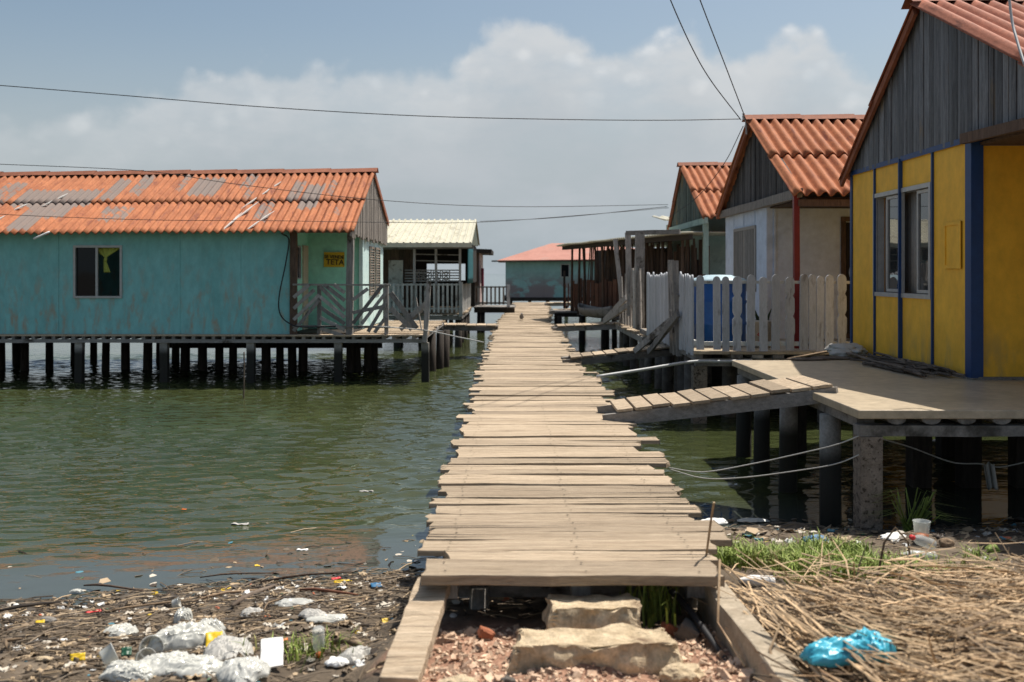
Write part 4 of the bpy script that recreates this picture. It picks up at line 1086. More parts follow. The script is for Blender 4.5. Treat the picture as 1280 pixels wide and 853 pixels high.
def palings():
    t = thing('paling_fence', 'rough grey palings and crooked poles between shack and picket fence', 'fence', (2.6, 21.5, -1.2))
    def q(px, py, Y): return P(px, py, Y)
    for i in range(9):
        px = 775 + 3.3 * i; Y = 24.2 - .45 * i
        b = q(px, 0, Y).x
        part('paling', M['timber'], t, lambda m: m.bar((b, Y, -1.2), (b + R.uniform(-.04, .04), Y, R.uniform(-.12, .12)), .03, R.uniform(.10, .16), up=Vector((.3, 1, 0)), n=3, jit=.006))
    for (px, y0, px2, y1, Y, w_) in ((779, 392, 769, 299, 24, .10), (787, 395, 785, 291, 22.5, .12), (800, 412, 800, 291, 20.8, .17), (795, 400, 796, 294, 21.2, .07)):
        part('pole', M['timber'], t, lambda m: m.bar(q(px, y0, Y), q(px2, y1, Y), w_, w_ * .7, n=5, jit=.008))
    part('crossbar', M['timber_x'], t, lambda m: m.bar(q(783, 291.5, 21.8), q(850, 290, 21.2), .08, .10, n=4, jit=.006))
    part('brace', M['timber'], t, lambda m: m.bar(q(755, 402, 24.4), q(783, 372, 23), .06, .13, n=3, jit=.006))
    part('brace', M['timber'], t, lambda m: m.bar(q(757, 401, 24.2), q(797, 374, 22), .06, .12, n=3, jit=.006))
    part('pipe', M['rail_white'], t, lambda m: m.tube([q(793, 411, 20.6), q(792.5, 338, 20.6)], .028, 8))
    part('sheet', M['darkwood'], t, lambda m: m.box(q(797, 0, 21).x, q(806, 0, 21).x + .1, 21.05, 21.1, -1.2, -.02))
    d = thing('paling_deck', 'narrow timber deck under the rough grey palings', 'platform', (2.8, 22, ZW))
    k = MB(); planking(k, 2.55, 4.3, 19.6, 24.6, -1.22, 'x', .18, .26, .03, .08); k.build('deck', M['plank'], d)
    part('beam', M['timber'], d, lambda m: m.bar((2.62, 19.6, -1.31), (2.62, 24.6, -1.31), .12, .12))
    stilts(d, [(2.7, 19.9), (2.75, 20.7), (2.8, 21.4), (2.75, 22.4), (2.7, 23.4), (2.7, 24.4), (3.1, 19.8), (3.5, 19.8), (3.9, 19.8)], M['stilt'], .085, -1.3)
palings()

# ------------------------------------------------------------------ gabled houses on the right
def gable_house(label, XV, XW, yn, yf, eaven, ridge, eavef, zd, wallmat, gablemat, roofmat, XE, holes=(), fwall_holes=(), beam_mat='timber', gz0=None, name='stilt_house',
                period=.185, gw=(.12, .22), amp=.038, wseed=1.0, wear=None):
    t = thing(name, label, 'house', (XW + 2, (yn + yf) / 2, ZW))
    ztop = eavef[1] + .06
    part('facade', wallmat, t, lambda m: m.wall((XW, yn, zd), UY, Z, NX, yf - yn, ztop - zd, holes, .09, .5))
    part('front_wall', wallmat, t, lambda m: m.wall((XW + .002, yn + .003, zd), UX, Z, NY, XE - XW, ztop - zd + .35, fwall_holes, .08, .5))
    part('rear_wall', wallmat, t, lambda m: m.wall((XW + .1, yf, zd), UX, Z, UY, XE - XW - .1, ztop - zd - .04, [], -.08, .5))
    m = MB(); corrugated(m, XV, XE + .4, ridge, eaven, period, amp, 2, wear, 0, wseed); corrugated(m, XV, XE + .4, ridge, eavef, period, amp, 2, None, 0, wseed + 3, 6)
    rf = m.build('roof', roofmat, t, smooth=True, solid=.012)
    part('ridge_cap', M['rustbarge'], rf, lambda q: ridgecap(q, XV - .04, XE + .4, ridge[0], ridge[1]))
    gb = MB(); gableboards(gb, XW, (eaven, ridge, eavef), gz0 if gz0 is not None else ztop - .03, gw[0], gw[1], .018, -1, .03); gb.build('gable_boards', gablemat, t)
    rk = MB()
    for e in (eavef,):       # rake rafters just under the roof edge
        rk.bar((XV + .05, ridge[0], ridge[1] - .085), (XV + .05, e[0], e[1] - .085), .04, .09)
    rk.build('rake_board', M['rustbarge'], rf)
    return t, ztop

# sage green house, third in the row
green, zt = gable_house('sage green house with mossy gable, third in the right hand row', 4.4, 4.52, 25.2, 28.0, (22.9, 1.27), (26.2, 2.84), (28.4, 1.2), -1.2,
                        M['sage'], M['gablegreen'], M['roof'], 9.0, holes=[(1.05, 2.3, .95, 1.6)], wseed=7.0)
part('gable_beam', M['sage'], green, lambda m: m.bar((4.47, 22.9, 1.22), (4.47, 28.1, 1.22), .08, .14))
part('porch_post', M['sage'], green, lambda m: m.bar(P(882, 358, 23.2), P(882, 277, 23.2), .12, .12))
def gwin(m): frame(m, (4.52, 26.25, -.25), UY, Z, NX, 1.25, .65, .06, .04, mids=(.42, .83))
gw_ = part('window', M['sage'], green, gwin); part('pane', M['glass'], gw_, lambda m: quad(m, (4.55, 26.3, -.2), UY, Z, 1.15, .55, NX))
part('door', M['darkwood'], green, lambda m: m.box(4.60, 4.9, 25.17, 25.20, -1.2, .35))
part('deck', M['timber_x'], green, lambda m: m.box(4.0, 9, 22.6, 28.2, -1.32, -1.2))
stilts(green, [(4.1, 22.8), (4.1, 25), (4.1, 28), (5.5, 22.8), (7, 22.8)], M['stilt'], .09, -1.3)
# corner of a pale roof beyond it
bh = thing('metal_roofed_hut', 'hut beyond the sage green house showing a pale roof corner', 'hut', (6, 33.5, ZW))
part('roof', M['creamroof'], bh, lambda m: m.grid(lambda u, v: Vector((4.85 + 5 * u, 31.5 + 3 * v, 1.68 + .30 * v + .03 * math.sin(u * 5 * 2 * math.pi / .3))), 120, 2), smooth=True, solid=.02)
part('wall', M['sage'], bh, lambda m: m.box(5.3, 9.5, 31.9, 34.2, -1.2, 1.66))
stilts(bh, [(5.5, 32), (5.5, 34), (8, 32)], M['stilt'], .09, -1.2)

# white house, second in the row
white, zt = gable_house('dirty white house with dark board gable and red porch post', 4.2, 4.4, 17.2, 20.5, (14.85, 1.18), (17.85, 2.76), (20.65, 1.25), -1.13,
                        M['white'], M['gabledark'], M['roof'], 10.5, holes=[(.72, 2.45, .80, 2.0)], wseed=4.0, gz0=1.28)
part('gable_beam', M['gablewood'], white, lambda m: m.bar((4.33, 14.95, 1.21), (4.33, 20.6, 1.21), .08, .14, n=6, jit=.006))
part('eave_beam', M['brownwood'], white, lambda m: m.bar((4.3, 14.98, 1.06), (10.5, 14.98, 1.06), .08, .10))
part('porch_post', M['redpost'], white, lambda m: m.bar(P(996, 437, 15.0), P(995, 243, 15.0), .085, .085))['label'] = 'oxblood red porch post'
def wwin(m): frame(m, (4.4, 17.92, -.33), UY, Z, NX, 1.73, 1.2, .06, .03, mids=(.865,))
part('ceiling_board', M['brownwood'], white, lambda m: m.box(4.45, 10.5, 15.05, 17.15, 1.12, 1.15))  # board added to cut orange bounce from the roof underside
part('cable_mast', M['alu'], white, lambda m: m.tube([(4.22, 17.9, 2.5), (4.2, 17.9, 2.84)], .018, 7))
for dz in (2.79, 2.84): part('insulator', M['rail_white'], white, lambda m: m.lathe([(0, -.03), (.028, -.03), (.018, 0), (.028, .03), (0, .03)], Matrix.Translation((4.16, 17.88, dz)), 10))
wf = part('window', M['shutter'], white, wwin)
def wsl(m):
    for i in range(18): m.bar((4.40, 17.99 + i * .093, -.28), (4.40, 17.99 + i * .093, .82), .04, .065, up=Vector((.5, 1, 0)))
part('shutter', M['shutter'], wf, wsl)
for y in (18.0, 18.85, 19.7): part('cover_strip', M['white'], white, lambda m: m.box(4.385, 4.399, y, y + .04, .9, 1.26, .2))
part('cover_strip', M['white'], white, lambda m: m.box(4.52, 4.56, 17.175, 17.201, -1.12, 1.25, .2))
x0 = P(1051, 0, 17.2).x
df = MB(); frame(df, (x0, 17.2, -1.12), UX, Z, NY, .95, 2.1, .08, .03); dfo = df.build('door', M['brownwood'], white)
part('door_leaf', M['darkwood'], dfo, lambda m: m.box(x0 + .09, x0 + .86, 17.185, 17.2, -1.11, .88))
part('wreath', M['rail_white'], dfo, lambda m: m.tube([(x0 + .22 + .07 * math.cos(a * .4), 17.165, .02 + .13 * math.sin(a * .4)) for a in range(17)], .022, 6))
dk = MB(); planking(dk, 2.62, 10.6, 14.35, 16.9, -1.13, 'y', .5, .9, .04, .01, .002, .006); dko = dk.build('deck', M['slab'], white)
part('deck', M['slab'], white, lambda m: m.box(2.66, 10.6, 16.96, 20.6, -1.19, -1.135))
def under(m):
    x = 3.25
    while x < 10: m.bar((x, 14.37, -1.20), (x, 20, -1.20), .16, .05); x += .30
part('deck_ribs', M['timber'], white, under)
part('deck_beam', M['timber'], white, lambda m: m.bar((2.7, 14.4, -1.19), (2.7, 20.5, -1.19), .13, .11, n=8, jit=.008))
part('deck_beam', M['concrete'], white, lambda m: m.bar((2.66, 14.46, -1.285), (10.6, 14.46, -1.285), .16, .11, n=8, jit=.005))
stilts(white, [(2.72, 14.5)], M['brickcol'], .10, -1.34, True)
stilts(white, [(2.75, 15.4), (2.8, 16.2), (2.85, 17.0), (2.8, 17.9), (2.8, 18.9), (3.3, 15.2), (3.7, 16.3), (4.6, 14.6), (5.6, 14.6), (6.6, 14.6), (4.2, 17)], M['stilt'], .10, -1.24)

part('shade_screen', M['darkwood'], white, lambda m: m.box(3.4, 14, 20.55, 20.6, -2.4, -1.2))  # sheet added to block bright sky reflections under the decks
part('shade_screen', M['darkwood'], green, lambda m: m.box(4.3, 16, 28.1, 28.15, -2.4, -1.3))  # likewise added, closing off the bright sky behind the stilts
def picket(m, x, y, zb, zt, w_, along, th=.022, turned=False):
    """one board: rounded head; 'turned' ones are cut with notches"""
    prof = [(0, 1.0), (.35, 1.0), (.72, 1.0)] if not turned else [(0, .8), (.20, .82), (.24, 1.0), (.42, 1.0), (.46, .55), (.52, .95), (.70, .95), (.74, .6), (.79, .95), (.93, .95)]
    h = zt - zb; pts = [(k * h, f * w_ / 2) for (k, f) in prof]
    if not turned: pts.append((h - w_ * .55, w_ / 2))
    top = pts[-1][0]
    for a in range(1, 5):
        an = a / 5 * math.pi / 2; pts.append((top + (h - top) * math.sin(an), pts[-1][1] if False else w_ / 2 * (.95 if turned else 1) * math.cos(an)))
    pts.append((h, .002))
    u = Vector((1, 0, 0)) if along == 'x' else Vector((0, 1, 0)); nn = Vector((0, 1, 0)) if along == 'x' else Vector((1, 0, 0))
    o = Vector((x, y, zb)); lean = R.uniform(-.010, .010); vs = []; fs = []
    for (z_, hw) in pts:
        for (sx, sy) in ((-1, 0), (1, 0), (1, 1), (-1, 1)): vs.append(o + u * (sx * hw + lean * z_) + Z * z_ + nn * (sy * th))
    for i in range(len(pts) - 1):
        b = 4 * i
        for j in range(4): fs.append((b + j, b + (j + 1) % 4, b + 4 + (j + 1) % 4, b + 4 + j))
    fs.append((3, 2, 1, 0)); b = 4 * (len(pts) - 1); fs.append((b, b+1, b+2, b+3)); m.add(vs, fs)
def picket_fence():
    Y = 14.42; t = thing('picket_fence', 'dusty white picket fence with rounded tops around the white house deck', 'fence', (2.6, Y, -1.13))
    pxs = [(875, 0), (896, 0), (903, 0) if False else (907, 0), (921, 1), (938, 0), (954, 0), (969, 0), (987, 1), (1004, 0), (1015, 0), (1024, 0) , (1036, 0), (1052, 1)]
    for (px, tr) in pxs:
        x = P(px, 0, Y).x; w_ = R.uniform(.098, .122) if not tr else .14
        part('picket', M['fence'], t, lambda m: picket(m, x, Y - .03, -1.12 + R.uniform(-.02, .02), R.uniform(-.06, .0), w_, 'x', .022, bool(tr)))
    part('top_rail', M['rail_white'], t, lambda m: m.bar((2.62, Y + .02, -.125), (4.9, Y + .02, -.13), .05, .04))
    part('bottom_rail', M['rail_white'], t, lambda m: m.bar((2.62, Y + .02, -1.02), (4.9, Y + .02, -1.02), .05, .06))
    # side run: tall close boards along the walkway side with a gap at the crooked gate posts
    X = 2.63; y = Y - .02
    while y < 19.3:
        if not (15.55 < y < 16.35):
            w_ = R.uniform(.15, .2)
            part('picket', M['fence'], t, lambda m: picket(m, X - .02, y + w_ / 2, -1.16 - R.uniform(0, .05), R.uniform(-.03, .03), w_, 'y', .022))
            y += w_ + R.uniform(.0, .035)
        else: y += .1
    part('side_rail', M['rail_white'], t, lambda m: (m.bar((X + .03, Y, -.16), (X + .03, 19.3, -.16), .04, .06), m.bar((X + .03, Y, -1.0), (X + .03, 19.3, -1.0), .04, .06)))
    for (y, x2, zt) in ((15.65, 2.56, .20), (15.95, 2.57, .16), (16.3, 2.60, .22)):
        part('gate_post', M['timber'], t, lambda m: m.bar((X, y, -1.3), (x2, y, zt), .09, .09, n=5, jit=.008))
    for (ya, za, yb, zb) in ((15.5, -.35, 16.4, -.33), (15.5, -.62, 16.4, -.6)):
        part('gate_bar', M['timber'], t, lambda m: m.bar((X - .03, ya, za), (X - .03, yb, zb), .05, .03))
    for (a, b) in (((2.05, 16.6, -1.3), (2.56, 16.0, -.75)), ((2.25, 16.4, -1.3), (2.56, 15.3, -.62))):
        part('brace', M['timber'], t, lambda m: m.bar(a, b, .05, .10, n=3, jit=.006))
picket_fence()
def tank():
    c = Vector((3.27, 15.75, -1.12)); Mx = Matrix.Translation(c)
    t = thing('water_tank', 'round blue plastic water tank with pale domed lid behind the pickets', 'tank', c)
    part('body', M['tankblue'], t, lambda m: m.lathe([(.0, 0), (.40, 0), (.42, .04), (.42, .30), (.435, .32), (.435, .35), (.42, .37), (.42, .64), (.435, .66), (.435, .69), (.42, .71), (.43, .96), (.40, 1.0)], Mx, 32), smooth=True)
    part('lid', M['tanklid'], t, lambda m: m.lathe([(.45, .96), (.455, 1.0), (.40, 1.04), (.22, 1.085), (.20, 1.095), (.0, 1.10)], Mx, 32), smooth=True)
tank()
def pot():
    c = Vector((P(952, 0, 15.2).x, 15.2, -1.128)); Mx = Matrix.Translation(c)
    t = thing('plant_pot', 'cream pot with red brush mark and spiky dark plant behind pickets', 'plant pot', c)
    part('pot', M['pot'], t, lambda m: m.lathe([(0, 0), (.13, 0), (.17, .38), (.185, .38), (.185, .42), (.16, .42), (.155, .37), (0, .36)], Mx, 20), smooth=True)
    pth = [(-.02,.30),(.03,.32),(.05,.27),(-.01,.24),(-.05,.20),(.0,.17),(.05,.13),(.02,.08),(-.03,.09),(-.01,.14)]
    part('brush_mark', M['potred'], t, lambda m: m.tube([c + Vector((a - .05, -.158 - .03 * (b - .2), b)) for a, b in pth], .011, 6))
    def lv(m):
        for i in range(13):
            an = R.uniform(0, 6.3); L = R.uniform(.14, .30); o = .1 * R.random()
            p0 = c + Vector((math.cos(an) * o, math.sin(an) * o, .36)); p1 = p0 + Vector((math.cos(an) * L * .35, math.sin(an) * L * .35, L)); m.tube([p0, p0.lerp(p1, .5) + Z * .02, p1], [.02, .016, .003], 5)
    part('leaves', M['leaf'], t, lv)
pot()
cable('grey plastic pipe reaching from the boardwalk to the white house deck', [P(746,471,13.6), P(805,462,13.9), P(864,452.5,14.2), P(905,452,14.25), P(940,451,14.3)], .022, 'pipe', name='water_pipe', cat='pipe', segs=8)
cable('thin bamboo pole lying at the foot of the picket fence', [P(985, 449, 13.4), P(1066, 434, 13.5)], .016, 'drift', 0, 4, name='bamboo_pole', cat='pole', segs=7)

# yellow house, nearest on the right
ylw, zt = gable_house('ochre yellow house with blue trim and grey metal gable, nearest on the right', 4.4, 4.54, 9.82, 13.29, (6.3, .715), (10.99, 2.98), (13.45, 1.29), -1.05,  # near eave carried on out of view to deepen the porch shade
                      M['yellow'], M['zinc'], M['roofdull'], 10.5, holes=[(.94, 2.65, .77, 2.04)], wseed=9.0, gz0=1.34, gw=(.09, .2))
YW = 4.54
for y in (12.43, 11.58, 10.72):
    part('trim_strip', M['blue'], ylw, lambda m: m.box(YW - .024 if not y == 11.58 else YW - .045, YW - .001, y - .015, y + .015, -1.04, 1.33))
part('corner_trim', M['blue'], ylw, lambda m: (m.box(YW - .02, YW - .001, 9.80, 9.93, -1.03, 1.36), m.box(YW - .018, YW + .10, 9.795, 9.818, -1.03, 1.36)))
part('corner_trim', M['blue'], ylw, lambda m: m.box(YW - .02, YW - .001, 13.25, 13.31, -1.03, 1.33))
part('top_trim', M['blue'], ylw, lambda m: m.box(YW - .028, YW - .0225, 9.82, 13.3, 1.30, 1.36))
part('plinth', M['concrete'], ylw, lambda m: (m.box(YW - .02, YW + .05, 9.78, 13.31, -1.055, -1.03), m.box(YW + .05, 10.5, 9.785, 9.83, -1.055, -1.02)))
def ywin(m): frame(m, (YW, 10.76, -.28), UY, Z, NX, 1.71, 1.27, .05, .02, mids=(.82,)); frame(m, (YW + .088, 10.764, -.276), UY, Z, NX, 1.702, 1.262, .045, .062)
wf = part('window', M['alu'], ylw, ywin)
for (a, b) in ((.05, .45), (.90, 1.36)):
    f = MB(); frame(f, (YW + .03, 10.76 + a, -.22), UY, Z, NX, b - a, 1.15, .035, .012); sh = f.build('sash', M['alu'], wf)
    part('pane', M['mirrorglass'], wf, lambda m: quad(m, (YW + .035, 10.76 + a + .03, -.19), UY, Z, b - a - .06, 1.09, NX))
part('curtain', M['sheer'], wf, lambda m: m.grid(lambda u, v: Vector((YW + .15 + .018 * math.sin(u * 95) + .01 * math.sin(u * 37), 10.78 + 1.68 * u, -.29 + 1.29 * v)), 120, 2), smooth=True, solid=.004)
part('unseen_shade_wall', M['yellow'], ylw, lambda m: m.box(5.9, 5.98, 7.8, 9.79, -1.045, 1.25))  # unseen wall added to block side light and darken the porch front
bx = MB(); bx.box(YW - .012, YW - .001, 10.03, 10.42, .05, .53, .4); bxo = bx.build('meter_box', M['yellow'], ylw)
part('meter_frame', M['yellow'], bxo, lambda m: frame(m, (YW - .012, 10.03, .05), UY, Z, NX, .39, .48, .035, .012, hmids=(.30,)))
part('porch_beam', M['brownwood'], ylw, lambda m: m.bar((4.46, 7.5, 1.27), (4.46, 9.85, 1.33), .06, .10))
part('porch_beam', M['blue'], ylw, lambda m: m.box(4.65, 10.5, 9.79, 9.815, 1.26, 1.36))
part('ceiling_board', M['brownwood'], ylw, lambda m: m.box(4.6, 10.5, 7.75, 9.78, 1.262, 1.29))
# its concrete deck
XD = 2.66
def deckslab(m):
    n = 40
    def edge(i): return .012 * mn.noise(Vector((i * .7, 3, 0)))
    m.box(XD, 11, 7.64, 12.04, -1.118, -1.05, .5)
part('deck', M['slab'], ylw, deckslab, bevel=.008)
def ribs(m):
    x = XD + .30
    while x < 11:
        pts = [(x + .075 * math.cos(a / 6 * math.pi), -1.119 - .045 * math.sin(a / 6 * math.pi)) for a in range(7)]
        vs = [(p, 7.66, z) for p, z in pts] + [(p, 12, z) for p, z in pts]
        m.add(vs, [(i, i + 1, 8 + i, 7 + i) for i in range(6)] + [tuple(range(7))]); x += .27
part('deck_ribs', M['concrete'], ylw, ribs)
part('deck_beam', M['concrete'], ylw, lambda m: m.bar((XD + .02, 7.74, -1.215), (11, 7.74, -1.215), .14, .085, n=20, jit=.004))
part('deck_beam', M['concrete'], ylw, lambda m: m.bar((XD + .13, 7.85, -1.17), (XD + .13, 12, -1.17), .14, .08))
stilts(ylw, [(2.78, 7.76)], M['brickcol'], .085, -1.26, True)
stilts(ylw, [(2.76, 8.62), (2.75, 9.95), (2.75, 11.0), (2.75, 11.85)], M['pilec'], .082, -1.215)
stilts(ylw, [((1148 - 640) / F * 10.2, 10.2), ((1210 - 640) / F * 10.2, 10.2), ((1276 - 640) / F * 10.2, 10.2), (5.9, 10.2), (4.2, 11.9), (5.2, 11.9), (3.4, 11.9), (6.4, 8), (8, 8)], M['darkwood'], .095, -1.16, True)

def branches():
    def fn(m):
        for i in range(34):
            y0 = 9.9 + R.uniform(-.1, .6); L = R.uniform(.9, 2.4); x = YW - .08 - R.random() ** 1.4 * .38; z = -1.035 + R.random() ** 1.5 * .10 * (1 - (YW - x) * 1.2)
            pts = [Vector((x + R.uniform(-.02, .02) + .06 * k * R.uniform(-.6, .5), y0 + L * k / 5, z + R.uniform(-.006, .012))) for k in range(6)]
            m.tube(pts, R.uniform(.008, .016), 6)
    single('branch_pile', M['twig'], 'bundle of thin dry branches lying along the yellow wall', 'branches', fn)
branches()
single('crumpled_sack', M['sack'], 'crumpled off white sack at the far corner of the yellow wall', 'sack', lambda m: (m.blob((4.28, 12.75, -.98), (.22, .42, .085), 3, .30, 1.9, 4), m.blob((4.12, 12.45, -1.0), (.14, .2, .055), 6, .3, 2.2, 3)), smooth=True)
single('folded_rag', M['twig'], 'dark rags spread on the deck before the off white sack', 'rag', lambda m: (m.blob((3.95, 12.2, -1.035), (.30, .16, .018), 8, .35, 2.2, 3), m.blob((3.6, 12.05, -1.037), (.25, .1, .015), 9, .35, 2.2, 3)), smooth=True)

# ------------------------------------------------------------------ wires
cable('long black power line crossing the sky to the white house peak', [P(-120, 98, 17.9), P(0, 107, 17.9), P(160, 120, 17.9), P(330, 134, 17.9), P(520, 145, 17.9), P(700, 149.5, 17.9), P(830, 150.5, 17.9), P(925, 149, 17.9)], .008)
cable('steeper of two overhead wires rising from the white house peak', [P(931, 146, 17.9), P(905, 78, 16.2), P(875, 0, 14.4), P(848, -75, 12.5)], .009)
cable('shallower of two overhead wires rising from the white house peak', [P(926, 150, 17.9), P(890, 103, 16.2), P(866, 62, 15.2), P(838, 0, 14.0), P(812, -70, 12.5)], .009)
cable('wire drooping over the turquoise roof towards its gable', [P(-40, 204, 19.3), P(0, 205.5, 19.3), P(180, 214, 19.3), P(300, 231, 19.3), P(470, 250, 19.3), P(640, 258.5, 21), P(835, 256, 25.8)], .0065)
cable('second lower wire sagging across the turquoise roof front', [P(-40, 262, 19.1), P(0, 268, 19.2), P(180, 275, 19.2), P(330, 276, 19.3), P(470, 278, 20), P(600, 278, 22), P(740, 268, 24), P(836, 260, 25.8)], .006)
cable('thin wire between the cream roof and the sage green house', [P(600, 277, 33), P(700, 272, 30), P(834, 258.5, 26)], .008)
cable('short slack wire hanging between the white and sage green gables', [P(929, 158, 18), P(905, 205, 20), P(872, 246, 22), P(836, 272, 24)], .008)
cable('grey cable running down the yellow house roof', [P(1258, -40, 8.8), P(1264, 20, 8.75), P(1271, 50, 8.6), P(1281, 82, 8.4)], .012, 'pipe')
cable('upper of two white cords sagging beneath the yellow house deck', [P(836, 585, 8.4), P(880, 590, 8.3), P(940, 580, 8.2), P(1000, 567, 8.0), P(1045, 556, 7.8), P(1074, 545, 7.7)], .005, 'cord', name='cord', cat='cord')
cable('lower of two white cords sagging beneath the yellow house deck', [P(838, 587, 8.4), P(880, 598, 8.3), P(930, 597, 8.2), P(1000, 588, 8.0), P(1045, 580, 7.8), P(1078, 567, 7.7)], .005, 'cord', name='cord', cat='cord')
cable('thin pale line strung between stilts under the yellow deck', [P(1100, 548, 8.0), P(1140, 560, 8.4), P(1190, 578, 8.8), P(1226, 580, 8.9), P(1250, 584, 8.9), P(1290, 576, 8.9)], .006, 'cord', name='cord', cat='cord')
single('hanging_rag', M['baggrey'], 'grey rag hanging from the line under the yellow deck', 'rag', lambda m: m.grid(lambda u, v: P(1229 + 13 * u + 5 * v, 579 + 32 * v + 2 * math.sin(u * 9), 8.9 + .03 * math.sin(u * 14)), 12, 10), smooth=True, solid=.006)
cable('pale rope slung from the turquoise deck corner to the boardwalk', [P(470, 408, 19.7), P(530, 413, 19.7), P(570, 421, 18.9), P(604, 428, 17.6)], .012, 'cord', name='rope', cat='rope')
cable('thin stake standing in the open water before the turquoise house', [P(304, 513, 17.4), P(305, 470, 17.4), P(305, 440, 17.4)], .013, 'twig', name='stake', cat='stake')
cable('second small white stick poking up beyond the turquoise eave', [P(42, 299, 19.4), P(62, 290, 19.45)], .02, 'foam', 0, 3, name='stick', cat='stick')

# ------------------------------------------------------------------ foreground bank
def kerb():
    def fn(m):
        m.roughbox((1.055, 4.05, -1.71), (.105, 2.1, .34), 4, .010, 14, Matrix.Rotation(math.radians(-1.5 + 4.5), 4, 'Z'), .5, 4.0)
    single('concrete_kerb', M['kerb'], 'cement kerb beam between brick rubble and dry reeds', 'kerb', fn)
kerb()
def lean_plank():
    a, b = P(543, 727, 4.92), P(498, 868, 4.12)
    a.z = -1.53; b.z = -1.70
    def fn(m): m.bar(a, b, .17, .055, n=14, jit=.005)
    single('loose_plank', M['plank'], 'thick weathered plank sloping from the boardwalk corner onto the rubble', 'plank', fn, bevel=.006)
lean_plank()
rz = lambda d: Matrix.Rotation(math.radians(d), 4, 'Z')
single('concrete_slab', M['broken'], 'smaller pale broken concrete block, upper of the two steps', 'concrete block', lambda m: m.roughbox((.385, 4.70, -1.615), (.42, .25, .13), 2, .032, 16, rz(4) @ Matrix.Rotation(math.radians(-2), 4, 'X'), .62))
single('concrete_slab', M['broken'], 'longer grey brown broken concrete block, lower of the two steps', 'concrete block', lambda m: m.roughbox((.36, 4.36, -1.665), (.70, .24, .15), 5, .038, 18, rz(2), .30))
def stone(x, y, s, seed, label, mat='broken', cat='stone', name='stone', rough=.28):
    z = gz(x, y) + s[2] * .4
    return single(name, M[mat], label, cat, lambda m: m.blob((x, y, z), s, seed, rough, 1.5, 4, rz(R.uniform(-30, 30)), .4))
stone(.72, 4.22, (.095, .07, .05), 2, 'jagged lump of concrete lying against the kerb')
stone(-.22, 4.0, (.10, .08, .06), 4, 'dark stone at the bottom of the brick rubble')
stone(.66, 4.40, (.05, .045, .06), 7, 'pale rounded stone leaning behind the jagged lump', 'concrete')
stone(-.02, 4.12, (.035, .03, .03), 9, 'small dark pebble near the long block', 'stilt')
def brickp(x, y, z, rot, label, size=(.09, .06, .045), mat='brick'):
    single('brick', M[mat], label, 'brick', lambda m: m.roughbox((x, y, z), size, x * 7, .008, 5, Matrix.Rotation(math.radians(rot), 4, 'Z') @ Matrix.Rotation(math.radians(25), 4, 'Y')))
brickp(.76, 4.78, gz(.76, 4.78) + .03, 25, 'broken orange hollow brick beneath the boardwalk end')
brickp(.84, 4.73, gz(.84, 4.73) + .03, -20, 'dark grey block beside the broken orange brick', (.09, .09, .09), 'stilt')
brickp(-.12, 4.66, gz(-.12, 4.66) + .025, 12, 'red brick fragment left of the stepping blocks', (.075, .05, .04))
cable('black pipe running down inside the kerb from the boardwalk', [(.80, 5.05, -1.60), (.86, 4.8, -1.63), (.93, 4.5, -1.70), (.99, 4.2, -1.76)], .016, 'cable', name='drain_pipe', cat='pipe', segs=8)

def chips():
    m = MB()
    for i in range(4200):
        x = R.uniform(-.52, 1.02); y = 3.4 + 1.45 * R.random() ** .85
        s = R.uniform(.004, .010) if R.random() < .9 else R.uniform(.010, .022)
        z = gz(x, y) + s * .3
        mt = Matrix.Rotation(R.uniform(0, 6.3), 4, 'Z') @ Matrix.Rotation(R.uniform(-.6, .6), 4, 'X') @ Matrix.Rotation(R.uniform(-.6, .6), 4, 'Y')
        a, b, c = s * R.uniform(.8, 1.6), s * R.uniform(.6, 1.2), s * R.uniform(.35, .8)
        vs = []
        for (i_, j_, k_) in ((-1,-1,-1),(1,-1,-1),(1,1,-1),(-1,1,-1),(-1,-1,1),(1,-1,1),(1,1,1),(-1,1,1)):
            f_ = R.uniform(.65, 1.1)
            vs.append(mt @ Vector((i_ * a * f_, j_ * b * f_, k_ * c * f_)) + Vector((x, y, z)))
        m.add(vs, [(0,3,2,1),(4,5,6,7),(0,1,5,4),(1,2,6,5),(2,3,7,6),(3,0,4,7)])
    kind(m.build('rubble', M['chips']), 'stuff')
chips()

def reed(m, p, d, L, r, droop=0.0, bend=0.0):
    """a dry flattened stalk, often kinked once"""
    d = Vector(d).normalized(); sd = d.cross(Z).normalized() if abs(d.z) < .95 else Vector((1, 0, 0))
    k = R.uniform(.3, .7); kink = R.gauss(0, .10) if R.random() < .45 else 0.0
    pts = [p, p + d * L * k + Z * droop + sd * bend * .4, p + d * L + sd * (bend + kink * L) + Z * R.gauss(0, .012)]
    up = (Z + sd * R.gauss(0, .5)).normalized(); ww = d.cross(up).normalized() * r; hh = up * r * .45
    vs = []; fs = []
    for i, (c, f_) in enumerate(zip(pts, (1, .95, .5))):
        vs += [c - ww * f_, c + hh * f_, c + ww * f_, c - hh * f_]
        if i:
            b = 4 * (i - 1)
            for j in range(4): fs.append((b + j, b + (j + 1) % 4, b + 4 + (j + 1) % 4, b + 4 + j))
    fs.append((3, 2, 1, 0)); fs.append((8, 9, 10, 11))
    m.add(vs, fs, min(1.0, max(0.0, R.gauss(.5, .33))))
def heapz(x, y):
    return gz(x, y, False) + .17 * sstep(1.08, 1.6, x) * sstep(5.5, 4.7, y) + .09 * mn.noise(Vector((x * 2.2, y * 2.2, 0)))
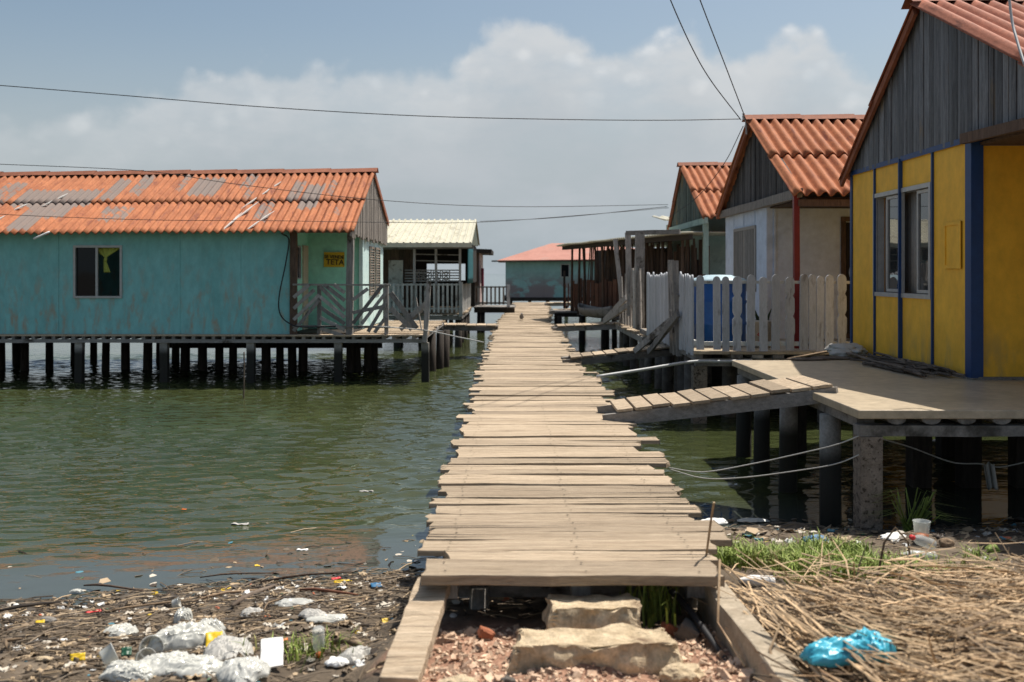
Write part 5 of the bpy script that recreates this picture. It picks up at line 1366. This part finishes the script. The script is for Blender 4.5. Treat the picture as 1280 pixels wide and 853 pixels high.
def reeds():
    m = MB()
    for i in range(8500):
        x = R.uniform(1.12, 4.2); y = 3.2 + 2.55 * R.random()
        if y > 4.72 + .12 * math.sin(x * 3) + .2 * (x < 1.4) and R.random() < .93: continue
        base = -8 + 26 * mn.noise(Vector((x * .9, y * .9, 4))) - 55 * sstep(1.75, 1.15, x)
        an = math.radians(base + R.gauss(0, 26)); L = R.uniform(.13, .58)
        p = Vector((x, y, heapz(x, y) + R.random() ** 1.4 * .21 - .05))
        d = Vector((math.cos(an), math.sin(an), R.gauss(0, .17)))
        if x < 1.4 and R.random() < .5: d = Vector((.35, -.9, -.12 + R.gauss(0, .1)))
        reed(m, p - d * L * .5, d, L, R.uniform(.0026, .0068), R.gauss(0, .010), R.gauss(0, .02))
    for i in range(200):     # upright and bent ones
        x = R.uniform(1.1, 3.6); y = R.uniform(3.6, 5.1)
        p = Vector((x, y, heapz(x, y))); reed(m, p, (R.gauss(0, .8), R.gauss(0, .5), R.uniform(.2, .9)), R.uniform(.1, .3), .0042, .01, R.gauss(0, .04))
    kind(m.build('dry_reeds', M['reed']), 'stuff')
    for (pts, lb) in (([(1.02, 4.95, -1.62), (.985, 4.72, -1.36), (.93, 4.5, -1.58), (.985, 4.2, -1.66)], 'long reed stalk bending over the boardwalk corner'),
                      ([(1.0, 5.15, -1.5), (1.01, 5.05, -1.25), (1.015, 5.0, -1.15)], 'upright dark reed stalk beside the last plank'),
                      ([(1.98, 5.4, -1.66), (2.02, 5.4, -1.46), (2.08, 5.4, -1.38), (2.14, 5.38, -1.45), (2.17, 5.38, -1.66)], 'hooked reed stalk arching out of the grass'),
                      ([(1.25, 4.1, -1.5), (1.12, 4.15, -1.46), (1.05, 4.05, -1.53), (1.03, 3.9, -1.62)], 'curled reed stalk hanging over the kerb')):
        single('reed_stalk', M['reed'], lb, 'reed', lambda q: q.tube([Vector(a) for a in pts], .006, 6))
reeds()
def blades(m, n, fx, L0, L1, spread=.5, w_=.004):
    for i in range(n):
        x, y = fx(); z = gz(x, y) - .01
        an = R.uniform(0, 6.3); L = R.uniform(L0, L1); ln = R.uniform(.1, spread)
        sx = Vector((math.cos(an + 1.57), math.sin(an + 1.57), 0)) * w_
        dd = Vector((math.cos(an), math.sin(an), 0))
        p0 = Vector((x, y, z)); p1 = p0 + Z * L * .6 + dd * L * ln * .35; p2 = p0 + Z * L * (.98 - ln * .3) + dd * L * ln
        m.add([p0 - sx, p0 + sx, p1 - sx * .8, p1 + sx * .8, p2], [(0,1,3,2),(2,3,4)])
def grass():
    m = MB()
    def fx():
        while True:
            x = R.uniform(1.15, 3.2); y = R.uniform(5.0, 6.9)
            if mn.noise(Vector((x * 1.8, y * 1.8, 2))) + .25 - abs(y - 5.75 - .1 * (x - 2)) * .60 - .25 * abs(x - 2.0) - .5 * max(0, x - 2.25) > -.06 + R.uniform(-.12, .12) and (x < 2.8): return x, y
    blades(m, 5200, fx, .05, .17, 1.0)
    def fx2(): return R.gauss(.72, .06), R.gauss(5.05, .09)
    blades(m, 130, fx2, .1, .26, .7, .006)
    def fx3(): return R.gauss(-1.03, .12), R.gauss(4.95, .08)
    blades(m, 170, fx3, .05, .15, .9, .004)
    def fx4(): return R.gauss(.98, .05), R.uniform(5.2, 6.4)
    blades(m, 200, fx4, .05, .14, .8, .004)
    kind(m.build('grass', M['grass']), 'stuff')
    # tuft beside the near column
    c = Vector((3.02, 7.55, gz(3.02, 7.55)))
    def tf(q):
        for i in range(60):
            an = R.uniform(-1.0, 1.0) + (.0 if R.random() < .7 else 2.5); L = R.uniform(.25, .5); d = Vector((math.cos(an), math.sin(an) * .6, 0)); h = R.uniform(.15, .34)
            p = [c + Vector((R.uniform(-.04, .04), R.uniform(-.04, .04), 0)), None, None]; p[1] = p[0] + d * L * .4 + Z * h; p[2] = p[0] + d * L + Z * h * .75
            sx = Vector((-d.y, d.x, 0)) * .007
            q.add([p[0] - sx, p[0] + sx, p[1] - sx, p[1] + sx, p[2]], [(0,1,3,2),(2,3,4)])
    single('grass_tuft', M['grass'], 'arching green grass tuft at the foot of the pitted column', 'grass tuft', tf)
grass()

# ------------------------------------------------------------------ litter on the bank
def litter(n, fx, sz=(.008, .035), z_fn=None, flat=.3, sticks=.6):
    m = MB()
    for i in range(n):
        x, y = fx(); s = R.uniform(*sz) * (1.0 if R.random() < .85 else 1.7)
        z = (z_fn(x, y) if z_fn else gz(x, y)) + s * .2
        if R.random() < sticks:
            an = R.gauss(0.2, .6); L = R.uniform(.04, .26); d = Vector((math.cos(an), math.sin(an), R.gauss(0, .05))) * L / 2; p = Vector((x, y, z))
            m.tube([p - d, p + Vector((0, 0, .01)), p + d], R.uniform(.0015, .005), 4, R.uniform(0, .78))
        else:
            mt = Matrix.Rotation(R.uniform(0, 6.3), 4, 'Z') @ Matrix.Rotation(R.gauss(0, .4), 4, 'X')
            k = R.randint(5, 8); vs = []; fs = []
            for lay in (0, 1):
                for j in range(k):
                    a = j / k * 6.283; r_ = s * R.uniform(.55, 1.15); vs.append(mt @ Vector((r_ * math.cos(a) * 1.3, r_ * math.sin(a), (lay + .1) * s * flat * R.uniform(.4, 1.6))) + Vector((x, y, z)))
            fs.append(tuple(reversed(range(k)))); fs.append(tuple(k + j for j in range(k)))
            for j in range(k): fs.append((j, (j + 1) % k, k + (j + 1) % k, k + j))
            m.add(vs, fs)
    return m
def fx_left():
    while True:
        x = R.uniform(-3.6, -.5); y = R.uniform(4.45, 7.3)
        ys = 6.92 + .30 * (x + 1.9)
        dens = .35 + .65 * sstep(1.3, .2, abs(y - (ys - .7))) + .5 * sstep(.9, .2, math.hypot(x + 1.8, (y - 5.2)))
        if y < ys + .15 and R.random() < dens: return x, y
kind(litter(4200, fx_left, (.004, .015), lambda x, y: max(gz(x, y), ZW)).build('litter', M['litter']), 'stuff')
def fx_right():
    while True:
        x = R.uniform(1.05, 5.5); y = R.uniform(5.9, 8.8)
        if R.random() < .3 + .7 * sstep(1.2, .2, abs(y - 7.6)): return x, y
kind(litter(1500, fx_right, (.006, .032), lambda x, y: max(gz(x, y), ZW)).build('litter', M['litter']), 'stuff')
def fx_under(): return R.uniform(-.5, 1.0), R.uniform(5.0, 7.0)
kind(litter(420, fx_under, (.008, .03), lambda x, y: max(gz(x, y), ZW), .25, .4).build('litter', M['litter']), 'stuff')
def fx_float():
    while True:
        x = R.uniform(-4.2, -.45); ys = 6.92 + .30 * (x + 1.9); y = ys + abs(R.gauss(0, .55)) + .05
        if x > -2.4 or R.random() < .35: return x, y
kind(litter(150, fx_float, (.006, .026), lambda x, y: ZW - .004, .10, .2).build('floating_scum', M['litter']), 'stuff')

def scraps():
    m = MB()
    def one(x, y, s, t):
        c = Vector((x, y, max(gz(x, y), ZW) + .012)); mx = Matrix.Rotation(R.uniform(0, 6.3), 4, 'Z') @ Matrix.Rotation(R.gauss(0, .35), 4, 'X'); sd = Vector((R.uniform(0, 50), 0, 0)); k = R.uniform(.35, .9)
        def f_(u, v):
            q = Vector((u * 2.4, v * 2.4, 0)) + sd
            return c + mx @ Vector(((u - .5) * 2 * s + s * .5 * mn.noise(q), (v - .5) * 2 * s * k + s * .5 * mn.noise(q + Vector((0, 9, 0))), s * (.75 * mn.noise(q * 1.3 + Vector((0, 0, 4))) + .25 * mn.noise(q * 3))))
        m.grid(f_, 7, 6, t)
    for i in range(600):
        if R.random() < .6: x = R.gauss(-1.65, .55); y = R.gauss(5.2, .40)
        else: x = R.uniform(-3.4, -.6); y = 6.92 + .30 * (x + 1.9) - abs(R.gauss(.15, .5))
        if -3.8 < x < -.55 and y > 4.45: one(x, y, R.uniform(.010, .034), R.choice((.70, .75, .82, .86, .30, .99, .50, .55, .82, .45, .60)))
    for i in range(150): one(R.uniform(1.2, 5), R.gauss(7.4, .6), R.uniform(.012, .04), R.choice((.70, .82, .86, .99, .3, .1, .93, .55)))
    kind(m.build('litter', M['litter'], smooth=True, solid=.0012), 'stuff')
scraps()
# single pieces of rubbish ---------------------------------------------------
def gpos(px, py, guess=None):
    """where the line of sight through a photo position meets the bank or the water"""
    Y = 3.5
    while Y < 40:
        x = (px - 640) / F * Y; z = (342 - py) / F * Y
        if z <= max(gz(x, Y), ZW): return Vector((x, Y, max(gz(x, Y), ZW)))
        Y += .01
    return P(px, py, 20)
def tilted(c, ax, deg, yaw=0):
    return Matrix.Translation(c) @ Matrix.Rotation(math.radians(yaw), 4, 'Z') @ Matrix.Rotation(math.radians(deg), 4, ax)
def cup(px, py, label, tilt=0, yaw=0, s=1.0, mat='cloudy', fill=None):
    c = gpos(px, py); c.z += .02 * s; Mx = tilted(c, 'X', tilt, yaw)
    prof = [(0, 0), (.034, 0), (.036, .004), (.046, .10), (.049, .102), (.049, .106), (.044, .106), (.034, .006)]
    if fill is None:
        return single('plastic_cup', M[mat], label, 'cup', lambda m: m.lathe([(a * s, b * s) for a, b in prof], Mx, 24), smooth=True)
    t = thing('plastic_cup', label, 'cup', c)
    part('cup', M[mat], t, lambda m: m.lathe([(a * s, b * s) for a, b in prof], Mx, 24), smooth=True)
    part('residue', fill, t, lambda m: m.lathe([(0, .005 * s), (.033 * s, .006 * s), (.0375 * s, .032 * s), (0, .036 * s)], Mx, 20), smooth=True)
def bottle(px, py, label, tilt=88, yaw=0, s=1.0, mat='clear', cap='orange'):
    c = gpos(px, py); c.z += .032 * s; Mx = tilted(c, 'X', tilt, yaw)
    t = thing('plastic_bottle', label, 'bottle', c)
    prof = [(0, .004), (.026, 0), (.032, .008), (.032, .05), (.030, .055), (.032, .06), (.032, .12), (.030, .14), (.014, .18), (.013, .195)]
    part('body', M[mat], t, lambda m: m.lathe([(a * s, b * s) for a, b in prof], Mx, 18), smooth=True)
    if cap: part('cap', M[cap], t, lambda m: m.lathe([(.0155 * s, .185 * s), (.0155 * s, .207 * s), (0, .208 * s)], Mx, 14, .5, True), smooth=True)
def sheet(m, c, size, seed, yaw, freq=1.7, amp=.4):
    mx = rz(yaw); o = Vector((seed * 3.7, seed * 1.3, seed * 2.1))
    def f_(u, v):
        a = 2 * u - 1; b = 2 * v - 1
        q0 = Vector((a * 1.1, b * 1.1, 0)) + o
        wx = mn.noise(q0 * 1.3) * .45; wy = mn.noise(q0 * 1.3 + Vector((11, 0, 0))) * .45
        rr = max(abs(a), abs(b)) ** 1.0
        env = max(0.0, 1 - (a * a) ** 1.6) * max(0.0, 1 - (b * b) ** 1.6)
        q = Vector((a * freq * .8 + wx * 2, b * freq * 2.2 + wy * 2.4, 0)) + o
        f1 = 1 - 2.4 * abs(mn.noise(q)); f2 = 1 - 2.4 * abs(mn.noise(q * 2.3 + Vector((5, 1, 0)))); f3 = mn.noise(q * 5)
        z = size[2] * ((env ** .6) * (1.05 + .42 * f1 + .17 * f2) - .25 + .07 * (1 - 2 * abs(f3)) + .25 * mn.noise(q0 * 2))
        sc_ = 1 - .25 * min(a * a, b * b)
        p = Vector(((a * sc_ + wx * .7 + .06 * f2) * size[0], (b * sc_ + wy * .7 + .10 * f1) * size[1], z))
        return c + mx @ p
    m.grid(f_, 64, 48, .5)
def bag(px, py, size, seed, label, mat='bagwhite', yaw=0, amp=.38, name='plastic_bag', cat='plastic bag', lift=.5, freq=1.7):
    c = gpos(px, py)
    if name in ('plastic_bag', 'plastic_film', 'sachet', 'pouch', 'paper_scrap', 'rag', 'plastic_scrap', 'leaf', 'foam_scrap'):
        c.z += .012
        return single(name, M[mat], label, cat, lambda m: sheet(m, c, (size[0] * 1.05, size[1] * 1.1, size[2] * .85), seed, yaw, freq), smooth=True, solid=.0015)
    if name == 'plastic_container':
        r_ = size[1] * .8; Mx = tilted(c + Z * r_ * .75, 'X', 60 + 8 * (seed % 5), yaw + 20 * (seed % 7))
        return single(name, M[mat], label, cat, lambda m: m.lathe([(0, 0), (r_ * .8, 0), (r_ * .85, r_ * .1), (r_, r_ * 1.1), (r_ * 1.07, r_ * 1.12), (r_ * 1.07, r_ * 1.2), (r_ * .97, r_ * 1.18), (r_ * .8, r_ * .12)], Mx, 20), smooth=True)
    c.z += size[2] * lift
    single(name, M[mat], label, cat, lambda m: m.blob(c, size, seed, amp * .6, freq * .8, 4, rz(yaw), .5), smooth=True)
bag(232, 806, (.17, .085, .075), 1, 'long twisted whitish plastic bag, largest in the rubbish heap', 'bagwhite', 22, .42, freq=2.2)
bag(283, 822, (.11, .15, .055), 2, 'greyish crumpled bag right of the long twisted bag', 'baggrey', 15, .5, freq=2.4)
bag(240, 842, (.19, .08, .055), 3, 'pleated white bag in front of the long twisted bag', 'bagwhite', -8, .5, freq=2.6)
bag(228, 778, (.05, .045, .06), 4, 'small peaked white bag behind the heap', 'bagwhite', 0, .5)
bag(150, 795, (.085, .055, .04), 5, 'torn pale wrapper at the left of the heap', 'bagwhite', 30, .5)
bag(128, 838, (.10, .07, .055), 6, 'cloudy round container lid among the rubbish at lower left', 'cloudy', 0, .3, 'plastic_container', 'container')
bag(178, 832, (.085, .06, .045), 7, 'clear crushed tub beside the cloudy container', 'cloudy', 40, .4, 'plastic_container', 'container')
bag(390, 771, (.075, .05, .025), 8, 'grey flattened sachet on the mud near the driftwood', 'baggrey', -20, .4, 'sachet', 'sachet')
bag(315, 771, (.065, .05, .03), 9, 'folded grey white sachet with curled edge on the mud', 'baggrey', 10, .5, 'sachet', 'sachet')
bag(445, 827, (.085, .055, .045), 10, 'beige crushed pouch near the sloping plank', 'baggrey', 35, .3, 'pouch', 'pouch')
bag(410, 777, (.10, .045, .02), 11, 'cream papery scrap lying across the mud', 'bagwhite', 5, .5, 'paper_scrap', 'paper')
bag(216, 762, (.05, .045, .035), 12, 'glassy grey bottle end by the waterline', 'cloudy', 0, .25, 'plastic_container', 'container')
bag(188, 767, (.11, .04, .03), 13, 'dark grey sodden bag at the waterline', 'stilt', -10, .3)
bag(370, 757, (.13, .05, .02), 14, 'bluish clear film draped over the driftwood', 'cloudy', -8, .4, 'plastic_film', 'plastic film')
bag(95, 742, (.04, .02, .015), 15, 'small white scrap floating at left waterline', 'bagwhite', 0, .4, 'paper_scrap', 'paper')
bag(420, 832, (.05, .04, .02), 16, 'white foam fragment beside the beige pouch', 'foam', 0, .2, 'foam_scrap', 'foam')
bag(20, 758, (.02, .015, .012), 17, 'tiny white bottle cap at the far left waterline', 'foam', 0, .1, 'bottle_cap', 'bottle cap')
bag(60, 778, (.05, .035, .02), 18, 'dull grey pebble like lump on the left mud', 'concrete', 0, .3, 'stone', 'stone')
bag(55, 826, (.045, .022, .012), 19, 'pale flat wood chip on the left mud', 'broken', 0, .3, 'wood_chip', 'wood chip')
bag(205, 838, (.13, .09, .05), 41, 'wrinkled clear bag filling the gap between cloudy container and pleated bag', 'cloudy', 12, .5, freq=2.3)
bag(160, 848, (.12, .07, .05), 42, 'whitish bag at the bottom edge below the clear crushed tub', 'bagwhite', -15, .5, freq=2.4)
bag(305, 846, (.10, .10, .05), 43, 'see-through bag at the bottom edge left of the foam board', 'cloudy', 40, .5, freq=2.2)
bag(262, 790, (.08, .06, .045), 44, 'clear film bunched behind the yellow wrapper', 'cloudy', -25, .5, freq=2.3)
cup(192, 815, 'clear disposable cup lying open end towards the viewer', 72, 15, 1.25)
def foam():
    c = gpos(340, 832); mx = Matrix.Rotation(math.radians(14), 4, 'Z') @ Matrix.Rotation(math.radians(38), 4, 'X')
    single('foam_board', M['foam'], 'bright white foam board propped in the rubbish', 'foam board', lambda m: m.roughbox(c + Z * .06, (.105, .15, .015), 3, .005, 6, mx, .5), bevel=.002)
foam()
bottle(396, 822, 'clear bottle standing on its orange cap near the foam board', 168, 0, .85, 'clear', 'orange') if False else None
def upside():
    c = gpos(398, 824); Mx = tilted(c + Vector((0, 0, .15)), 'X', 188, 0)
    t = thing('plastic_bottle', 'clear bottle upended on its orange cap near the foam board', 'bottle', c)
    prof = [(0, .004), (.024, 0), (.03, .008), (.03, .09), (.027, .105), (.013, .13), (.012, .142)]
    part('body', M['clear'], t, lambda m: m.lathe(prof, Mx, 18), smooth=True)
    part('cap', M['orange'], t, lambda m: m.lathe([(.016, .132), (.016, .155), (0, .156)], Mx, 14, .5, True), smooth=True)
upside()
def scrap(px, py, size, mat, label, name='wrapper', cat='wrapper', tilt=30, yaw=20):
    c = gpos(px, py); mx = Matrix.Rotation(math.radians(yaw), 4, 'Z') @ Matrix.Rotation(math.radians(tilt), 4, 'X')
    single(name, M[mat], label, cat, lambda m: m.grid(lambda u, v: c + Z * (.6 * size[1] * math.sin(math.radians(tilt)) + .006) + mx @ Vector(((u - .5) * size[0], (v - .5) * size[1], .14 * size[0] * mn.noise(Vector((u * 3, v * 3, px)))  )), 8, 8), smooth=True, solid=.002)
scrap(268, 812, (.085, .11), 'wrapyellow', 'yellow wrapper tucked beneath the long twisted bag', tilt=35)
scrap(50, 780, (.05, .03), 'wrapyellow', 'lone yellow scrap on mud at far left', tilt=20)
scrap(97, 828, (.07, .04), 'wrapyellow', 'mustard yellow folded wrapper left of the cloudy container', tilt=50)
scrap(130, 822, (.03, .07), 'wrapyellow', 'narrow yellow strip beside the clear cup', tilt=20, yaw=-30)
scrap(482, 780, (.04, .035), 'wrapyellow', 'bright yellow scrap near the sloping plank', tilt=30)
scrap(334, 774, (.035, .03), 'orange', 'orange yellow scrap next to the folded sachet', tilt=20)
scrap(432, 729, (.16, .05), 'wrapyellow', 'yellow packet floating among driftwood at the waterline', tilt=8)
scrap(420, 725, (.07, .03), 'redcap', 'red torn packet edge above the floating yellow packet', tilt=10)
scrap(285, 739, (.09, .04), 'wrapyellow', 'yellow plastic strip in the driftwood near the waterline', tilt=10, yaw=40)
scrap(355, 802, (.04, .02), 'orange', 'orange tag on top of the foam board', tilt=20)
scrap(117, 766, (.10, .03), 'redcap', 'faded red strip on the wet sand at left', tilt=5)
scrap(158, 822, (.05, .05), 'green', 'dark green plastic scrap beside the clear cup', tilt=40)
scrap(470, 735, (.07, .05), 'bluerag', 'small blue scrap by the boardwalk plank', tilt=20)
scrap(655 - 40, 0 + 741, (.05, .05), 'bagwhite', 'pale scrap in the dark beneath the boardwalk', tilt=20)
scrap(300, 656, (.15, .03), 'sealant', 'pale greenish strip floating on open water', 'floating_strip', 'plastic strip', 0, 3)
scrap(230, 637.5, (.045, .03), 'orange', 'orange speck floating on the open water', 'floating_scrap', 'plastic scrap', 0, 0)
scrap(378, 688, (.09, .03), 'foam', 'white crumpled strip floating near the bank', 'floating_strip', 'plastic strip', 0, 10)
scrap(458, 615, (.14, .025), 'sealant', 'pale film floating beside the boardwalk', 'floating_strip', 'plastic strip', 0, -5)
scrap(1178, 551, (.26, .05), 'foam', 'pale strip floating in shade beneath the yellow deck', 'floating_strip', 'plastic strip', 0, 5)
def drift(px0, py0, px1, py1, r, label, mat='drift', dz=.02):
    a, b = gpos(px0, py0), gpos(px1, py1); a.z += dz; b.z += dz; mid = a.lerp(b, .5) + Vector((R.uniform(-.05, .05), R.uniform(-.05, .05), .015))
    single('driftwood', M[mat], label, 'driftwood', lambda m: m.tube([a, a.lerp(mid, .5) + Z * .006, mid, mid.lerp(b, .5), b], [r * .4, r * .62, r * .55, r * .5, r * .25], 7), smooth=True)
drift(105, 736, 180, 743, .014, 'dark bent stick at the left waterline', 'brownwood')
drift(135, 769, 240, 753, .012, 'long straight pale cane pointing at the driftwood tangle')
drift(240, 757, 330, 741, .016, 'pale branch in the driftwood tangle')
drift(250, 726, 345, 720, .010, 'thin dark twig floating beyond the tangle', 'brownwood')
drift(325, 732, 442, 719, .014, 'longest dark branch along the waterline', 'brownwood')
drift(375, 741, 448, 748, .018, 'reddish brown stick at the right of the tangle', 'rust')
drift(290, 762, 345, 735, .030, 'thick grey log lying across the tangle', 'twig')
drift(415, 810, 460, 815, .028, 'brown rotten log piece near the sloping plank')
drift(330, 768, 352, 752, .008, 'short pale twig standing over the folded sachet')
drift(8, 815, 28, 804, .016, 'pale split stick on the left mud')
drift(470, 840, 490, 825, .010, 'pale stick beside the sloping plank foot')
drift(0, 768, 75, 757, .02, 'dark soaked branch at far left waterline', 'darkwood')
# right hand rubbish
cup(1152, 680, 'clear cup with orange residue standing on the shaded bank', 0, 0, 1.25, 'clear', M['orange'])
bottle(1166, 688, 'clear bottle with red cap lying beside the clear cup', 70, -60, 1.1, 'clear', 'redcap')
bottle(1170, 704, 'cloudy bottle lying crosswise at the edge of the reeds', 88, -95, 1.1, 'cloudy', None)
bottle(968, 735, 'white bottle lying on top of the dry reeds', 88, -92, 1.0, 'foam', None)
bag(1120, 674, (.11, .06, .02), 21, 'white rag left of the clear cup', 'foam', 5, .4, 'rag', 'rag')
bag(1183, 684, (.05, .04, .04), 22, 'brown crushed tin beside the red capped bottle', 'drift', 0, .3, 'tin', 'tin')
bag(1213, 702, (.065, .05, .045), 23, 'dull slate blue container on the bank at right', 'stilt', 0, .2, 'plastic_container', 'container')
bag(1228, 706, (.05, .035, .03), 24, 'pale green scrap next to the slate container', 'baggrey', 0, .4, 'plastic_scrap', 'plastic scrap')
bag(893, 655, (.13, .07, .03), 25, 'white foam lump floating right of the boardwalk', 'foam', 25, .35, 'foam_scrap', 'foam')
bag(940, 653, (.13, .05, .015), 26, 'yellowish film floating beyond the grass', 'bagwhite', 5, .4, 'plastic_film', 'plastic film')
bag(1020, 678, (.09, .05, .03), 27, 'blue plastic scrap in the shade behind the grass', 'bluerag', 10, .4, 'plastic_scrap', 'plastic scrap')
bag(1060, 722, (.17, .05, .02), 28, 'grey flat sheet lying between grass and reeds', 'baggrey', 8, .3, 'plastic_film', 'plastic film')
bag(935, 693, (.05, .04, .05), 29, 'whitish green torn bottle at the left of the grass', 'cloudy', 10, .3, 'plastic_container', 'container')
bag(1240, 690, (.05, .03, .03), 30, 'lime leaf litter patch in shade at right', 'grass', 10, .4, 'leaf', 'leaf')
# blue bag on the reeds: a crumpled sheet
def bluebag():
    c = Vector((1.33, 3.82, heapz(1.33, 3.82) + .10))
    single('plastic_bag', M['bagblue'], 'bright aqua blue plastic bag crumpled on the dry reeds', 'plastic bag', lambda m: (sheet(m, c + Vector((-.05, 0, 0)), (.18, .065, .05), 31, 4, 1.9), sheet(m, c + Vector((.05, .02, .01)), (.085, .085, .055), 33, 30, 2.2)), smooth=True, solid=.002)
bluebag()
